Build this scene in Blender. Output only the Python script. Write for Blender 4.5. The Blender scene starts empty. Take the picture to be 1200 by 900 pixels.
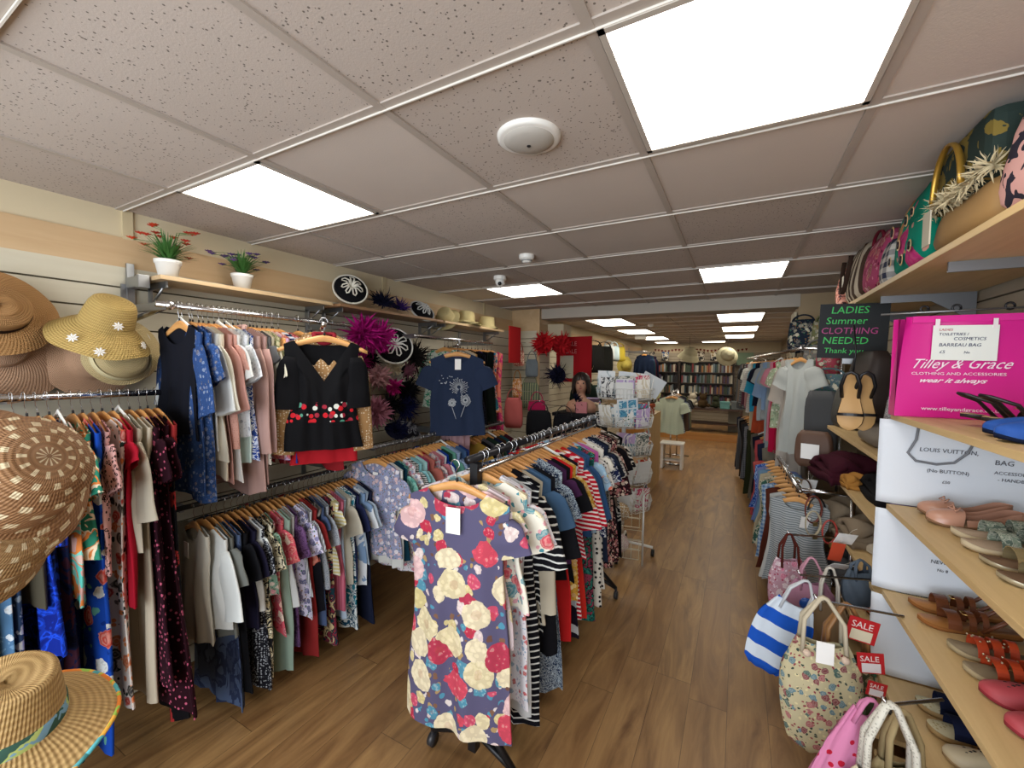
import bpy, bmesh, math, random
from mathutils import Vector, Matrix, Euler
random.seed(11)
PI = math.pi
sc = bpy.context.scene
COL = sc.collection
R = random.Random(5)
def U(a, b): return R.uniform(a, b)

# ------------------------------------------------------------------ materials
def lin(h):
    h = h.lstrip('#')
    v = [int(h[i:i+2], 16)/255 for i in (0, 2, 4)]
    return tuple(((c/12.92) if c <= .04045 else ((c+.055)/1.055)**2.4) for c in v) + (1,)

class NT:
    def __init__(s, name):
        s.m = bpy.data.materials.new(name); s.m.use_nodes = True
        s.t = s.m.node_tree; s.t.nodes.clear()
        s.out = s.n('ShaderNodeOutputMaterial')
        s.b = s.n('ShaderNodeBsdfPrincipled')
        s.l(s.b.outputs[0], s.out.inputs[0])
    def n(s, t, **k):
        x = s.t.nodes.new(t)
        for a, b in k.items(): setattr(x, a, b)
        return x
    def l(s, a, b): s.t.links.new(a, b)
    def put(s, sock, v):
        if isinstance(v, bpy.types.NodeSocket): s.l(v, sock)
        elif isinstance(v, str): sock.default_value = lin(v)
        else: sock.default_value = v
    def co(s, kind='Object', scale=(1, 1, 1), rot=(0, 0, 0), loc=(0, 0, 0)):
        c = s.n('ShaderNodeTexCoord'); m = s.n('ShaderNodeMapping')
        s.l(c.outputs[kind], m.inputs[0])
        m.inputs['Scale'].default_value = scale; m.inputs['Rotation'].default_value = rot
        m.inputs['Location'].default_value = loc
        return m.outputs[0]
    def mth(s, op, a, b=0.0, c=None):
        x = s.n('ShaderNodeMath', operation=op)
        s.put(x.inputs[0], a); s.put(x.inputs[1], b)
        if c is not None: s.put(x.inputs[2], c)
        return x.outputs[0]
    def mix(s, f, a, b, mode='MIX'):
        x = s.n('ShaderNodeMix', data_type='RGBA', blend_type=mode)
        s.put(x.inputs[0], f); s.put(x.inputs[6], a); s.put(x.inputs[7], b)
        return x.outputs[2]
    def noise(s, v, scale, detail=2, rough=.5, dist=0):
        x = s.n('ShaderNodeTexNoise'); s.l(v, x.inputs['Vector'])
        x.inputs['Scale'].default_value = scale; x.inputs['Detail'].default_value = detail
        x.inputs['Roughness'].default_value = rough; x.inputs['Distortion'].default_value = dist
        return x.outputs
    def voro(s, v, scale, feature='F1', rnd=1):
        x = s.n('ShaderNodeTexVoronoi', feature=feature); s.l(v, x.inputs['Vector'])
        x.inputs['Scale'].default_value = scale; x.inputs['Randomness'].default_value = rnd
        return x.outputs
    def sep(s, v):
        x = s.n('ShaderNodeSeparateXYZ'); s.l(v, x.inputs[0]); return x.outputs
    def ramp(s, f, stops, const=True):
        x = s.n('ShaderNodeValToRGB'); r = x.color_ramp
        r.interpolation = 'CONSTANT' if const else 'LINEAR'
        while len(r.elements) < len(stops): r.elements.new(.5)
        for e, (p, c) in zip(r.elements, stops):
            e.position = p; e.color = lin(c) if isinstance(c, str) else c
        s.put(x.inputs[0], f); return x.outputs[0]
    def fin(s, col, rough=.85, metal=0.0, bump=None, bs=.2, bd=.002, **k):
        s.put(s.b.inputs['Base Color'], col); s.put(s.b.inputs['Roughness'], rough)
        s.put(s.b.inputs['Metallic'], metal)
        if isinstance(rough, float) and rough >= .8: s.b.inputs['Specular IOR Level'].default_value = .12
        for a, v in k.items(): s.put(s.b.inputs[a.replace('_', ' ')], v)
        if bump is not None:
            x = s.n('ShaderNodeBump'); x.inputs['Strength'].default_value = bs; x.inputs['Distance'].default_value = bd
            s.l(bump, x.inputs['Height']); s.l(x.outputs[0], s.b.inputs['Normal'])
        return s.m

_c = {}
def cached(f):
    def g(*a, **k):
        key = (f.__name__, str(a), str(k))
        if key not in _c: _c[key] = f(*a, **k)
        return _c[key]
    return g

@cached
def pl(c, rough=.88, metal=0.0, var=.12):
    n = NT('plain_' + c.strip('#'))
    v = n.co(); f = n.noise(v, 6, 3)[0]
    d = n.mix(.5, c, (0, 0, 0, 1)); 
    f2 = n.mth('MULTIPLY', f, var*2)
    col = n.mix(f2, c, d)
    w = n.noise(v, 350, 1)[0]
    return n.fin(col, rough, metal, bump=w if rough > .6 else None, bs=.12, bd=.001)
@cached
def gloss(c, rough=.25, metal=0.0):
    n = NT('smooth_' + c.strip('#')); return n.fin(c, rough, metal)
@cached
def fl(base, cols, s=16, r=.42, leaf=('#3c6b55', '#8a6a4a'), lr=.3, soft=1):
    """blooms scattered on a ground colour, smaller leaves between them"""
    n = NT('floral_' + base.strip('#'))
    v0 = n.co(); nz = n.noise(v0, s*1.7, 3)[1]
    off = n.n('ShaderNodeVectorMath', operation='SCALE'); n.l(nz, off.inputs[0]); off.inputs['Scale'].default_value = .55/s
    add = n.n('ShaderNodeVectorMath', operation='ADD'); n.l(v0, add.inputs[0]); n.l(off.outputs[0], add.inputs[1])
    v = add.outputs[0]
    a = n.voro(v, s); b = n.voro(v, s*2.1)
    m1 = n.mth('LESS_THAN', a['Distance'], r); m2 = n.mth('LESS_THAN', b['Distance'], lr)
    cs = n.sep(a['Color']); k = len(cols)
    pc = n.ramp(cs[0], [(i/k, c) for i, c in enumerate(cols)])
    ring = n.mth('SINE', n.mth('MULTIPLY', a['Distance'], 34))
    ring = n.mth('MULTIPLY_ADD', ring, .22, .25)
    rn = n.noise(v, s*5, 2)[0]
    pc = n.mix(n.mth('MULTIPLY', ring, soft), pc, n.mix(.6, pc, '#f7ead8'))
    pc = n.mix(n.mth('MULTIPLY', n.mth('GREATER_THAN', rn, .58), .45), pc, n.mix(.5, pc, '#3a2a30'))
    k2 = len(leaf); lc = n.ramp(n.sep(b['Color'])[0], [(i/k2, c) for i, c in enumerate(leaf)])
    col = n.mix(m2, base, lc); col = n.mix(m1, col, pc)
    return n.fin(col, .88)
@cached
def st(a, b, per=.03, axis='z', duty=.5, wob=.0):
    n = NT('stripes_' + a.strip('#')); v = n.co(); x = n.sep(v)['xyz'.index(axis)]
    if wob: x = n.mth('ADD', x, n.mth('MULTIPLY', n.noise(v, 18)[0], wob))
    f = n.mth('FRACT', n.mth('ADD', n.mth('DIVIDE', x, per), 50.0))
    return n.fin(n.mix(n.mth('GREATER_THAN', f, duty), a, b), .88)
@cached
def dt(a, b, s=60, r=.28, rnd=.55):
    n = NT('dots_' + a.strip('#')); d = n.voro(n.co(), s, rnd=rnd)['Distance']
    return n.fin(n.mix(n.mth('LESS_THAN', d, r), a, b), .88)
@cached
def sp(cols, s=14, detail=3, dist=1.2):
    """abstract flecked print"""
    n = NT('print_' + cols[0].strip('#')); f = n.noise(n.co(), s, detail, .55, dist)[0]
    k = len(cols); lo, hi = .36, .62
    return n.fin(n.ramp(f, [(0 if i == 0 else lo+(hi-lo)*i/k, c) for i, c in enumerate(cols)]), .88)
@cached
def lp(a, b, s=55):
    n = NT('spotted_' + a.strip('#')); v = n.co(); d = n.voro(v, s)['Distance']; z = n.noise(v, s*.8, 2)[0]
    d = n.mth('ADD', d, n.mth('MULTIPLY', z, .5))
    m = n.mth('MULTIPLY', n.mth('GREATER_THAN', d, .42), n.mth('LESS_THAN', d, .66))
    return n.fin(n.mix(m, a, b), .88)
@cached
def ck(a, b, s=.03):
    n = NT('check_' + a.strip('#')); v = n.sep(n.co())
    f = [n.mth('GREATER_THAN', n.mth('FRACT', n.mth('ADD', n.mth('DIVIDE', v[i], s), 50.)), .5) for i in (0, 2)]
    return n.fin(n.mix(n.mth('MULTIPLY', n.mth('ADD', f[0], f[1]), .5), a, b), .88)
@cached
def straw(a, b, freq=260, chk=0):
    """coiled straw braid; chk adds pale squares woven around the crown"""
    n = NT('straw_' + a.strip('#')); v = n.co(); x = n.sep(v)
    r = n.mth('SQRT', n.mth('ADD', n.mth('MULTIPLY', x[0], x[0]), n.mth('MULTIPLY', x[1], x[1])))
    q = n.mth('SUBTRACT', r, n.mth('MULTIPLY', x[2], .9))
    ang = n.mth('ARCTAN2', x[1], x[0])
    w = n.mth('SINE', n.mth('MULTIPLY', q, freq*PI)) if not chk else n.mth('SINE', n.mth('MULTIPLY', q, freq*2.4))
    tw = n.mth('SINE', n.mth('ADD', n.mth('MULTIPLY', ang, 90.), n.mth('MULTIPLY', q, freq)))
    h = n.mth('MULTIPLY', n.mth('ADD', w, n.mth('MULTIPLY', tw, .8)), .5)
    f = n.mth('MULTIPLY_ADD', h, .4, .5)
    col = n.mix(f, b, a)
    col = n.mix(n.mth('MULTIPLY', n.noise(v, 25)[0], .35), col, b)
    if chk:
        ring = n.mth('FLOOR', n.mth('MULTIPLY', q, 31.))
        fa = n.mth('FRACT', n.mth('ADD', n.mth('MULTIPLY', ang, 1.91), n.mth('ADD', n.mth('MULTIPLY', ring, .43), 5.0)))
        fr = n.mth('FRACT', n.mth('MULTIPLY', q, 31.))
        m = n.mth('MULTIPLY', n.mth('LESS_THAN', fa, .34), n.mth('MULTIPLY', n.mth('GREATER_THAN', fr, .25), n.mth('LESS_THAN', fr, .8)))
        col = n.mix(m, col, '#d9c6a2')
    return n.fin(col, .75, bump=h, bs=.6, bd=.003)
@cached
def wood(a, b, axis='y', s=3.0, rough=.5):
    n = NT('wood_' + a.strip('#')); sc_ = {'x': (.6, 9, 9), 'y': (9, .6, 9), 'z': (9, 9, .6)}[axis]
    v = n.co(scale=sc_); f = n.noise(v, s, 5, .6, .6)[0]
    return n.fin(n.ramp(f, [(.3, a), (.7, b)], False), rough)
@cached
def emis(c, s):
    n = NT('glow'); n.fin(c, .5); n.put(n.b.inputs['Emission Color'], c); n.b.inputs['Emission Strength'].default_value = s
    return n.m

def rose_cloth():
    n = NT('rose_print'); v0 = n.co(); nz = n.noise(v0, 22, 4)[1]
    off = n.n('ShaderNodeVectorMath', operation='SCALE'); n.l(nz, off.inputs[0]); off.inputs['Scale'].default_value = .035
    add = n.n('ShaderNodeVectorMath', operation='ADD'); n.l(v0, add.inputs[0]); n.l(off.outputs[0], add.inputs[1]); v = add.outputs[0]
    sh2 = n.n('ShaderNodeVectorMath', operation='ADD'); n.l(v, sh2.inputs[0]); sh2.inputs[1].default_value = (.37, .11, .53)
    base = '#57536f'
    # sprigs and leaves
    b = n.voro(v, 30); lc = n.ramp(n.sep(b['Color'])[0], [(0, '#4f8aa2'), (.2, '#7a5a48'), (.5, '#a58a60'), (.7, '#d3c8c4'), (.85, '#6a4a40')])
    lm = n.mth('MULTIPLY', n.mth('LESS_THAN', b['Distance'], .36), n.mth('GREATER_THAN', n.noise(v0, 9, 1)[0], .47))
    col = n.mix(lm, base, lc)
    for src, s_, r_, cols, ps in ((sh2.outputs[0], 15, .40, ['#c8506a', '#d9c8c4', '#4f8ea4', '#cfc08c', '#b8344c'], 70), (v, 8.6, .50, ['#d8cba4', '#c94a5c', '#d8b4b4', '#cfc18a', '#b03a50', '#dccfae'], 46)):
        a = n.voro(src, s_); m = n.mth('LESS_THAN', a['Distance'], r_); k = len(cols)
        pc = n.ramp(n.sep(a['Color'])[0], [(i/k, c) for i, c in enumerate(cols)])
        pe = n.voro(src, ps); e = n.mth('GREATER_THAN', pe['Distance'], .52)
        pc = n.mix(n.mth('MULTIPLY', e, .28), pc, n.mix(.6, pc, '#5c2c34'))
        e2 = n.mth('LESS_THAN', pe['Distance'], .3); pc = n.mix(n.mth('MULTIPLY', e2, .2), pc, '#f4e6d6')
        core = n.mth('LESS_THAN', a['Distance'], r_*.35); pc = n.mix(n.mth('MULTIPLY', core, .45), pc, n.mix(.5, pc, '#a0503c'))
        col = n.mix(m, col, pc)
    return n.fin(col, .88)
WOODH = wood('#c98f52', '#dba668', 'x', 4, .4)
CHROME = gloss('#c8c8ca', .18, 1.0)
STEEL = gloss('#9a9c9e', .35, .9)
BLACKM = gloss('#17171a', .4, .3)
WHITEP = gloss('#e6e4de', .4)
SHELFW = wood('#c2a270', '#d4b683', 'y', 2.5, .5)
PALEW = wood('#c4a57c', '#d3b68e', 'y', 2.0, .55)

# ------------------------------------------------------------------ mesh builder
class MB:
    def __init__(s): s.v = []; s.f = []; s.mi = []; s.sm = []; s.cur = 0
    def add(s, vs, fs, smooth=True, M=None):
        o = len(s.v)
        s.v += [tuple(M @ Vector(p)) if M else tuple(p) for p in vs]
        for f in fs: s.f.append([i+o for i in f]); s.mi.append(s.cur); s.sm.append(smooth)
    def box(s, a, b, M=None, bev=0.0):
        (x0, y0, z0), (x1, y1, z1) = a, b
        if bev <= 0:
            vs = [(x0,y0,z0),(x1,y0,z0),(x1,y1,z0),(x0,y1,z0),(x0,y0,z1),(x1,y0,z1),(x1,y1,z1),(x0,y1,z1)]
            s.add(vs, [(0,3,2,1),(4,5,6,7),(0,1,5,4),(1,2,6,5),(2,3,7,6),(3,0,4,7)], False, M)
        else:
            bm = bmesh.new(); bmesh.ops.create_cube(bm, size=1)
            for v in bm.verts: v.co = Vector(((x0+x1)/2+v.co.x*(x1-x0), (y0+y1)/2+v.co.y*(y1-y0), (z0+z1)/2+v.co.z*(z1-z0)))
            bmesh.ops.bevel(bm, geom=bm.edges[:], offset=bev, segments=2, affect='EDGES', profile=.6)
            bm.verts.index_update(); s.add([v.co[:] for v in bm.verts], [[v.index for v in f.verts] for f in bm.faces], False, M); bm.free()
    def rings(s, rings, close=True, cap0=True, cap1=True, smooth=True, M=None):
        n = len(rings[0]); vs = [p for r in rings for p in r]; fs = []
        for i in range(len(rings)-1):
            for j in range(n if close else n-1):
                k = (j+1) % n; fs.append((i*n+j, i*n+k, (i+1)*n+k, (i+1)*n+j))
        if cap0: fs.append(tuple(range(n-1, -1, -1)))
        if cap1: fs.append(tuple((len(rings)-1)*n+j for j in range(n)))
        s.add(vs, fs, smooth, M)
    def tube(s, path, r, n=8, caps=True, M=None, flat=1.0, up=None):
        P = [Vector(p) for p in path]; rr = r if isinstance(r, (list, tuple)) else [r]*len(P)
        u0 = Vector(up) if up else Vector((0, 0, 1)); rings = []
        t = (P[1]-P[0]).normalized()
        if abs(t.dot(u0)) > .95: u0 = Vector((1, 0, 0)) if abs(t.x) < .9 else Vector((0, 1, 0))
        for i, p in enumerate(P):
            t = (P[min(i+1, len(P)-1)]-P[max(i-1, 0)]).normalized()
            a = (u0 - t*u0.dot(t)); a = a.normalized() if a.length > 1e-6 else t.orthogonal().normalized()
            b = t.cross(a); u0 = a
            rings.append([p + a*math.cos(2*PI*k/n)*rr[i]*flat + b*math.sin(2*PI*k/n)*rr[i] for k in range(n)])
        s.rings(rings, True, caps, caps, True, M)
    def lathe(s, prof, n=24, M=None, cap0=False, cap1=False, ph=None):
        rings = []
        for i, (r, z) in enumerate(prof):
            rings.append([(r*math.cos(2*PI*k/n), r*math.sin(2*PI*k/n), z + (ph(r, 2*PI*k/n) if ph else 0)) for k in range(n)])
        s.rings(rings, True, cap0, cap1, True, M)
    def ball(s, c, r, n=10, sc=(1, 1, 1), M=None):
        prof = [(math.sin(PI*i/n)*1.0, -math.cos(PI*i/n)) for i in range(n+1)]
        rings = [[(c[0]+max(a, 1e-4)*r*sc[0]*math.cos(2*PI*k/(n*2-4)), c[1]+max(a, 1e-4)*r*sc[1]*math.sin(2*PI*k/(n*2-4)), c[2]+z*r*sc[2]) for k in range(n*2-4)] for a, z in prof]
        s.rings(rings, True, False, False, True, M)
    def grid(s, fn, nu, nv, M=None, smooth=True):
        vs = [fn(i/nu, j/nv) for j in range(nv+1) for i in range(nu+1)]
        fs = [(j*(nu+1)+i, j*(nu+1)+i+1, (j+1)*(nu+1)+i+1, (j+1)*(nu+1)+i) for j in range(nv) for i in range(nu)]
        s.add(vs, fs, smooth, M)
    def prism(s, poly, z0, z1, M=None):
        n = len(poly); vs = [(x, y, z0) for x, y in poly]+[(x, y, z1) for x, y in poly]
        fs = [tuple(range(n-1, -1, -1)), tuple(range(n, 2*n))]+[(i, (i+1) % n, n+(i+1) % n, n+i) for i in range(n)]
        s.add(vs, fs, False, M)
    def mesh(s, name, mats):
        me = bpy.data.meshes.new(name); me.from_pydata(s.v, [], s.f)
        for m in (mats if isinstance(mats, (list, tuple)) else [mats]): me.materials.append(m)
        me.polygons.foreach_set('material_index', s.mi); me.polygons.foreach_set('use_smooth', s.sm); me.update()
        return me
    def build(s, name, mats, parent=None, loc=None, rot=None):
        return mkobj(name, s.mesh(name, mats), parent, loc, rot)

def mkobj(name, me, parent=None, loc=None, rot=None):
    o = bpy.data.objects.new(name, me); COL.objects.link(o)
    if parent: o.parent = parent
    if loc: o.location = loc
    if rot: o.rotation_euler = rot
    return o
def tag(o, label=None, cat=None, group=None, kind=None):
    if label: o['label'] = label
    if cat: o['category'] = cat
    if group: o['group'] = group
    if kind: o['kind'] = kind
    return o
def thing(name, label, cat, loc=(0, 0, 0), rot=(0, 0, 0), group=None):
    return tag(mkobj(name, None, None, loc, rot), label, cat, group)
def struct(name, mb, m, parent=None):
    o = mb.build(name, m, parent)
    if not parent: o['kind'] = 'structure'
    return o
def dup(o, parent=None):
    c = o.copy(); COL.objects.link(c); c.parent = parent
    for k in [x for x in bpy.data.objects if x.parent == o]: dup(k, c)
    return c
def dupm(o, kids, loc, rot):
    """copy of a thing with copies of its parts, kids = list of part objects"""
    c = o.copy(); COL.objects.link(c); c.location = loc; c.rotation_euler = rot
    for k in kids:
        d = k.copy(); COL.objects.link(d); d.parent = c
    return c
def text(body, size, m, parent, loc, rot, name='lettering', shear=0, align='LEFT', extr=.0004, sx=1.0, bold=0, fit=None):
    cu = bpy.data.curves.new(name, 'FONT'); cu.body = body; cu.size = size; cu.shear = shear
    cu.align_x = align; cu.extrude = extr; cu.offset = bold; cu.resolution_u = 2
    t = bpy.data.objects.new(name, cu); COL.objects.link(t)
    bpy.context.view_layer.update()
    me = bpy.data.meshes.new_from_object(t.evaluated_get(bpy.context.evaluated_depsgraph_get()))
    bpy.data.objects.remove(t); me.materials.clear(); me.materials.append(m)
    if fit:
        xs = [v.co.x for v in me.vertices]; sx = fit/(max(xs)-min(xs))
    o = mkobj(name, me, parent, loc, rot); o.scale = (sx, 1, 1); return o
ORD = ['first','second','third','fourth','fifth','sixth','seventh','eighth','ninth','tenth','eleventh','twelfth','thirteenth','fourteenth','fifteenth','sixteenth','seventeenth','eighteenth','nineteenth','twentieth','twenty-first','twenty-second','twenty-third','twenty-fourth','twenty-fifth','twenty-sixth','twenty-seventh','twenty-eighth','twenty-ninth','thirtieth','thirty-first','thirty-second','thirty-third','thirty-fourth','thirty-fifth','thirty-sixth','thirty-seventh','thirty-eighth','thirty-ninth','fortieth','forty-first','forty-second','forty-third','forty-fourth','forty-fifth','forty-sixth']

def prong(label, p0, p1, group='chrome display hooks'):
    t = thing('display_hook', label, 'hook', p0, group=group); k = MB(); d = Vector(p1)-Vector(p0)
    k.tube([(0, 0, 0), tuple(d), tuple(d+d.normalized()*.012+Vector((0, 0, .015)))], .0035, 6); k.build('prong', CHROME, t); return t
# ------------------------------------------------------------------ camera, world
H = 2.372
cam = bpy.data.cameras.new('camera'); cam.lens = 488.6/1200*36; cam.sensor_width = 36; cam.clip_start = .02
co = bpy.data.objects.new('camera', cam); COL.objects.link(co); sc.camera = co
co.matrix_world = Matrix.Translation((0, 0, 1.65)) @ Matrix.Rotation(.4967, 4, 'Z') @ Matrix.Rotation(PI/2-.0424, 4, 'X') @ Matrix.Rotation(.0113, 4, 'Z')
w = bpy.data.worlds.new('world'); sc.world = w; w.use_nodes = True
bg = w.node_tree.nodes['Background']; bg.inputs[0].default_value = (.80, .9, 1, 1); bg.inputs[1].default_value = 1.2
sc.view_settings.view_transform = 'Standard'; sc.view_settings.look = 'None'; sc.view_settings.exposure = 0.22
sc.cycles.use_denoising = True; sc.cycles.max_bounces = 6; sc.cycles.diffuse_bounces = 3; sc.cycles.glossy_bounces = 3
sc.cycles.transmission_bounces = 3; sc.cycles.transparent_max_bounces = 6
sc.cycles.sample_clamp_indirect = 6; sc.cycles.caustics_reflective = False; sc.cycles.caustics_refractive = False

# ------------------------------------------------------------------ floor
n = NT('plank_floor')
v = n.sep(n.co()); PW, PL = .17, 1.2
rowf = n.mth('DIVIDE', v[0], PW); row = n.mth('FLOOR', rowf)
w1 = n.n('ShaderNodeTexWhiteNoise', noise_dimensions='1D'); n.l(row, w1.inputs['W'])
colf = n.mth('DIVIDE', n.mth('ADD', v[1], n.mth('MULTIPLY', w1.outputs[0], PL)), PL); colu = n.mth('FLOOR', colf)
cb = n.n('ShaderNodeCombineXYZ'); n.l(row, cb.inputs[0]); n.l(colu, cb.inputs[1])
w2 = n.n('ShaderNodeTexWhiteNoise', noise_dimensions='2D'); n.l(cb.outputs[0], w2.inputs[0]); bw = w2.outputs[0]
vg = n.co(scale=(5, .75, 1)); of = n.n('ShaderNodeVectorMath', operation='ADD'); n.l(vg, of.inputs[0])
cm = n.n('ShaderNodeCombineXYZ'); n.l(n.mth('MULTIPLY', bw, 7.), cm.inputs[1]); n.l(n.mth('MULTIPLY', bw, 23.), cm.inputs[2]); n.l(cm.outputs[0], of.inputs[1])
g = n.noise(of.outputs[0], 1.6, 6, .6, 1.6)[0]
vf = n.co(scale=(60, 2.2, 1)); fine = n.noise(vf, 1.5, 4, .6)[0]
c = n.ramp(g, [(.26, '#5f4328'), (.48, '#8f6c43'), (.74, '#b58f5c')], False)
c = n.mix(n.mth('MULTIPLY', bw, .38), c, '#704a2a')
c = n.mix(n.mth('MULTIPLY', n.mth('SUBTRACT', fine, .35), .5), c, '#74502e')
ex = n.mth('LESS_THAN', n.mth('FRACT', rowf), .012); ey = n.mth('LESS_THAN', n.mth('FRACT', colf), .0022)
c = n.mix(n.mth('MULTIPLY', n.mth('MAXIMUM', ex, ey), .7), c, '#2c1c10')
n.fin(c, n.mth('MULTIPLY_ADD', g, .2, .3), bump=fine, bs=.08, bd=.002)
mb = MB(); mb.box((-3.6, -1.6, -.1), (2.0, 10.5, 0)); struct('floor', mb, n.m)
# raised floor at the back of the shop
mb = MB(); mb.box((-3.6, 10.5, -.1), (2.0, 13.3, .16)); mb.cur = 1; mb.box((-3.6, 10.46, .0), (2.0, 10.52, .165))
struct('floor_raised', mb, [n.m, wood('#9c6a30', '#b98548', 'x', 2, .4)])

# ------------------------------------------------------------------ ceiling tiles, grid, beam
n = NT('ceiling_tile'); v = n.co()
d1 = n.voro(v, 75)['Distance']; z1 = n.noise(v, 45, 3)[0]
sz = n.noise(v, 9, 2)[0]
m1 = n.mth('LESS_THAN', n.mth('ADD', d1, n.mth('MULTIPLY', z1, .35)), n.mth('MULTIPLY_ADD', sz, .16, .275))
# each tile a slightly different tint
xx = n.sep(v); cx = n.n('ShaderNodeCombineXYZ')
n.l(n.mth('FLOOR', n.mth('DIVIDE', n.mth('ADD', xx[0], .3), .6)), cx.inputs[0]); n.l(n.mth('FLOOR', n.mth('DIVIDE', n.mth('ADD', xx[1], .33), .6)), cx.inputs[1])
wn = n.n('ShaderNodeTexWhiteNoise'); n.l(cx.outputs[0], wn.inputs[0])
c = n.mix(n.mth('MULTIPLY', wn.outputs[0], .8), '#cfc4bb', '#b8aca3')
c = n.mix(n.mth('MULTIPLY', n.noise(v, 3, 3)[0], .25), c, '#a99c92')
# fissures show on most tiles, some are smooth
c = n.mix(n.mth('MULTIPLY', m1, n.mth('MULTIPLY', n.mth('GREATER_THAN', wn.outputs[0], .3), .75)), c, '#4a423d')
n.fin(c, .95, bump=n.noise(v, 200, 2)[0], bs=.2)
CT = n.m
mb = MB(); mb.box((-3.6, -1.6, H), (2.0, 13.3, H+.06)); struct('ceiling', mb, CT)
mb = MB()
gx = [-.3+.6*k for k in range(-4, 4)]
gy = [.87+.6*k for k in range(-4, 21)]
for x in gx: mb.box((x-.012, -1.6, H-.006), (x+.012, 13.2, H+.002))
for y in gy:
    if abs(y-4.84) > .1: mb.box((-3.5, y-.012, H-.005), (1.8, y+.012, H+.003))
struct('trim_1', mb, gloss('#b0a59b', .5))
mb = MB()
for y in gy: mb.box((-3.5, y+.0125, H-.010), (1.8, y+.0165, H-.001))
struct('trim_2', mb, gloss('#d8d2c8', .5))
mb = MB(); mb.box((-2.27, 4.82, 2.25), (.5, 5.06, H)); struct('beam', mb, pl('#bcb4a8', .8, 0, .05))

GLOW = emis('#fffaf0', 8.5); GLOWFAR = emis('#fff4e0', 7)
LF = gloss('#b8b0a6', .5)
def panel(x0, y0, x1, y1, label, em):
    t = thing('ceiling_light', label, 'ceiling light', ((x0+x1)/2, (y0+y1)/2, H), group='recessed ceiling light panels')
    w_, d_ = (x1-x0)/2, (y1-y0)/2
    m = MB(); m.box((-w_, -d_, -.012), (w_, -d_+.015, 0)); m.box((-w_, d_-.015, -.012), (w_, d_, 0)); m.box((-w_, -d_, -.012), (-w_+.015, d_, 0)); m.box((w_-.015, -d_, -.012), (w_, d_, 0))
    m.build('frame', LF, t)
    m = MB(); m.box((-w_+.012, -d_+.012, -.009), (w_-.012, d_-.012, -.004)); m.build('diffuser', em, t)
panel(-.285, .885, .285, 1.455, 'largest square light panel, overhead just in front of the shoe shelves', GLOW)
panel(-2.085, .885, -1.515, 1.455, 'square light panel above the two potted flowers', GLOW)
panel(-.285, 3.285, .285, 3.855, 'square light panel just before the beam, over the aisle', GLOW)
panel(-2.085, 3.285, -1.515, 3.855, 'square light panel beside the dome camera', GLOW)
far = ['nearest', 'second', 'third', 'fourth']
for k, y in enumerate((6.12, 8.0, 9.95, 12.1)):
    panel(-2.085, y, -1.515, y+(1.05 if k < 3 else .6), far[k]+' light panel beyond the beam in the row over the card spinner side', GLOWFAR)
for k, y in enumerate((6.12, 8.0, 9.95)):
    panel(-.285, y, .285, y+1.05, far[k]+' light panel beyond the beam in the row over the aisle', GLOWFAR)
panel(-.885, 12.1, -.315, 12.6, 'small far light panel above the bookshelves', GLOWFAR)

# fittings on the ceiling
t = thing('ceiling_speaker', 'round white ceiling speaker between two large light panels', 'ceiling speaker', (-.6, 1.2, H))
m = MB(); m.lathe([(.001, -.012), (.09, -.014), (.098, -.010), (.1, 0)], 40); m.build('rim', WHITEP, t)
m = MB(); m.lathe([(.001, -.030), (.03, -.029), (.06, -.024), (.078, -.016), (.08, -.012)], 40); m.build('grille', pl('#b5b0a8', .7, 0, .05), t)
m = MB(); m.lathe([(.0005, -.033), (.006, -.032), (.007, -.028)], 12); m.build('centre_badge', BLACKM, t)
t = thing('smoke_detector', 'small white smoke detector on the ceiling behind the round speaker', 'smoke detector', (-1.23, 2.45, H))
m = MB(); m.lathe([(.001, -.05), (.022, -.05), (.03, -.045), (.032, -.03), (.045, -.028), (.05, -.02), (.05, 0)], 28); m.build('housing', WHITEP, t)
m = MB(); m.lathe([(.0335, -.042), (.0345, -.036), (.0335, -.032)], 28); m.build('sensor_vent', gloss('#8a8a88', .5), t)
t = thing('dome_camera', 'white dome security camera with black lens on ceiling', 'security camera', (-1.71, 2.93, H))
m = MB(); m.lathe([(.05, 0), (.052, -.02), (.045, -.032), (.001, -.034)], 28); m.build('base', WHITEP, t)
m = MB(); m.ball((0, 0, -.045), .038, 12); m.build('dome', WHITEP, t)
m = MB(); m.ball((.014, -.026, -.062), .016, 8); m.build('lens', gloss('#101014', .1), t)
t = thing('smoke_detector', 'small smoke detector on the ceiling beyond the beam', 'smoke detector', (-1.3, 7.2, H))
m = MB(); m.lathe([(.001, -.05), (.03, -.045), (.05, -.02), (.05, 0)], 20); m.build('housing', WHITEP, t)
t = thing('exit_light', 'white box fitting hung from the ceiling beyond the beam', 'light fitting', (-1.9, 9.4, H))
m = MB(); m.box((-.12, -.04, -.1), (.12, .04, 0), None, .01); m.build('housing', WHITEP, t)

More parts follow.
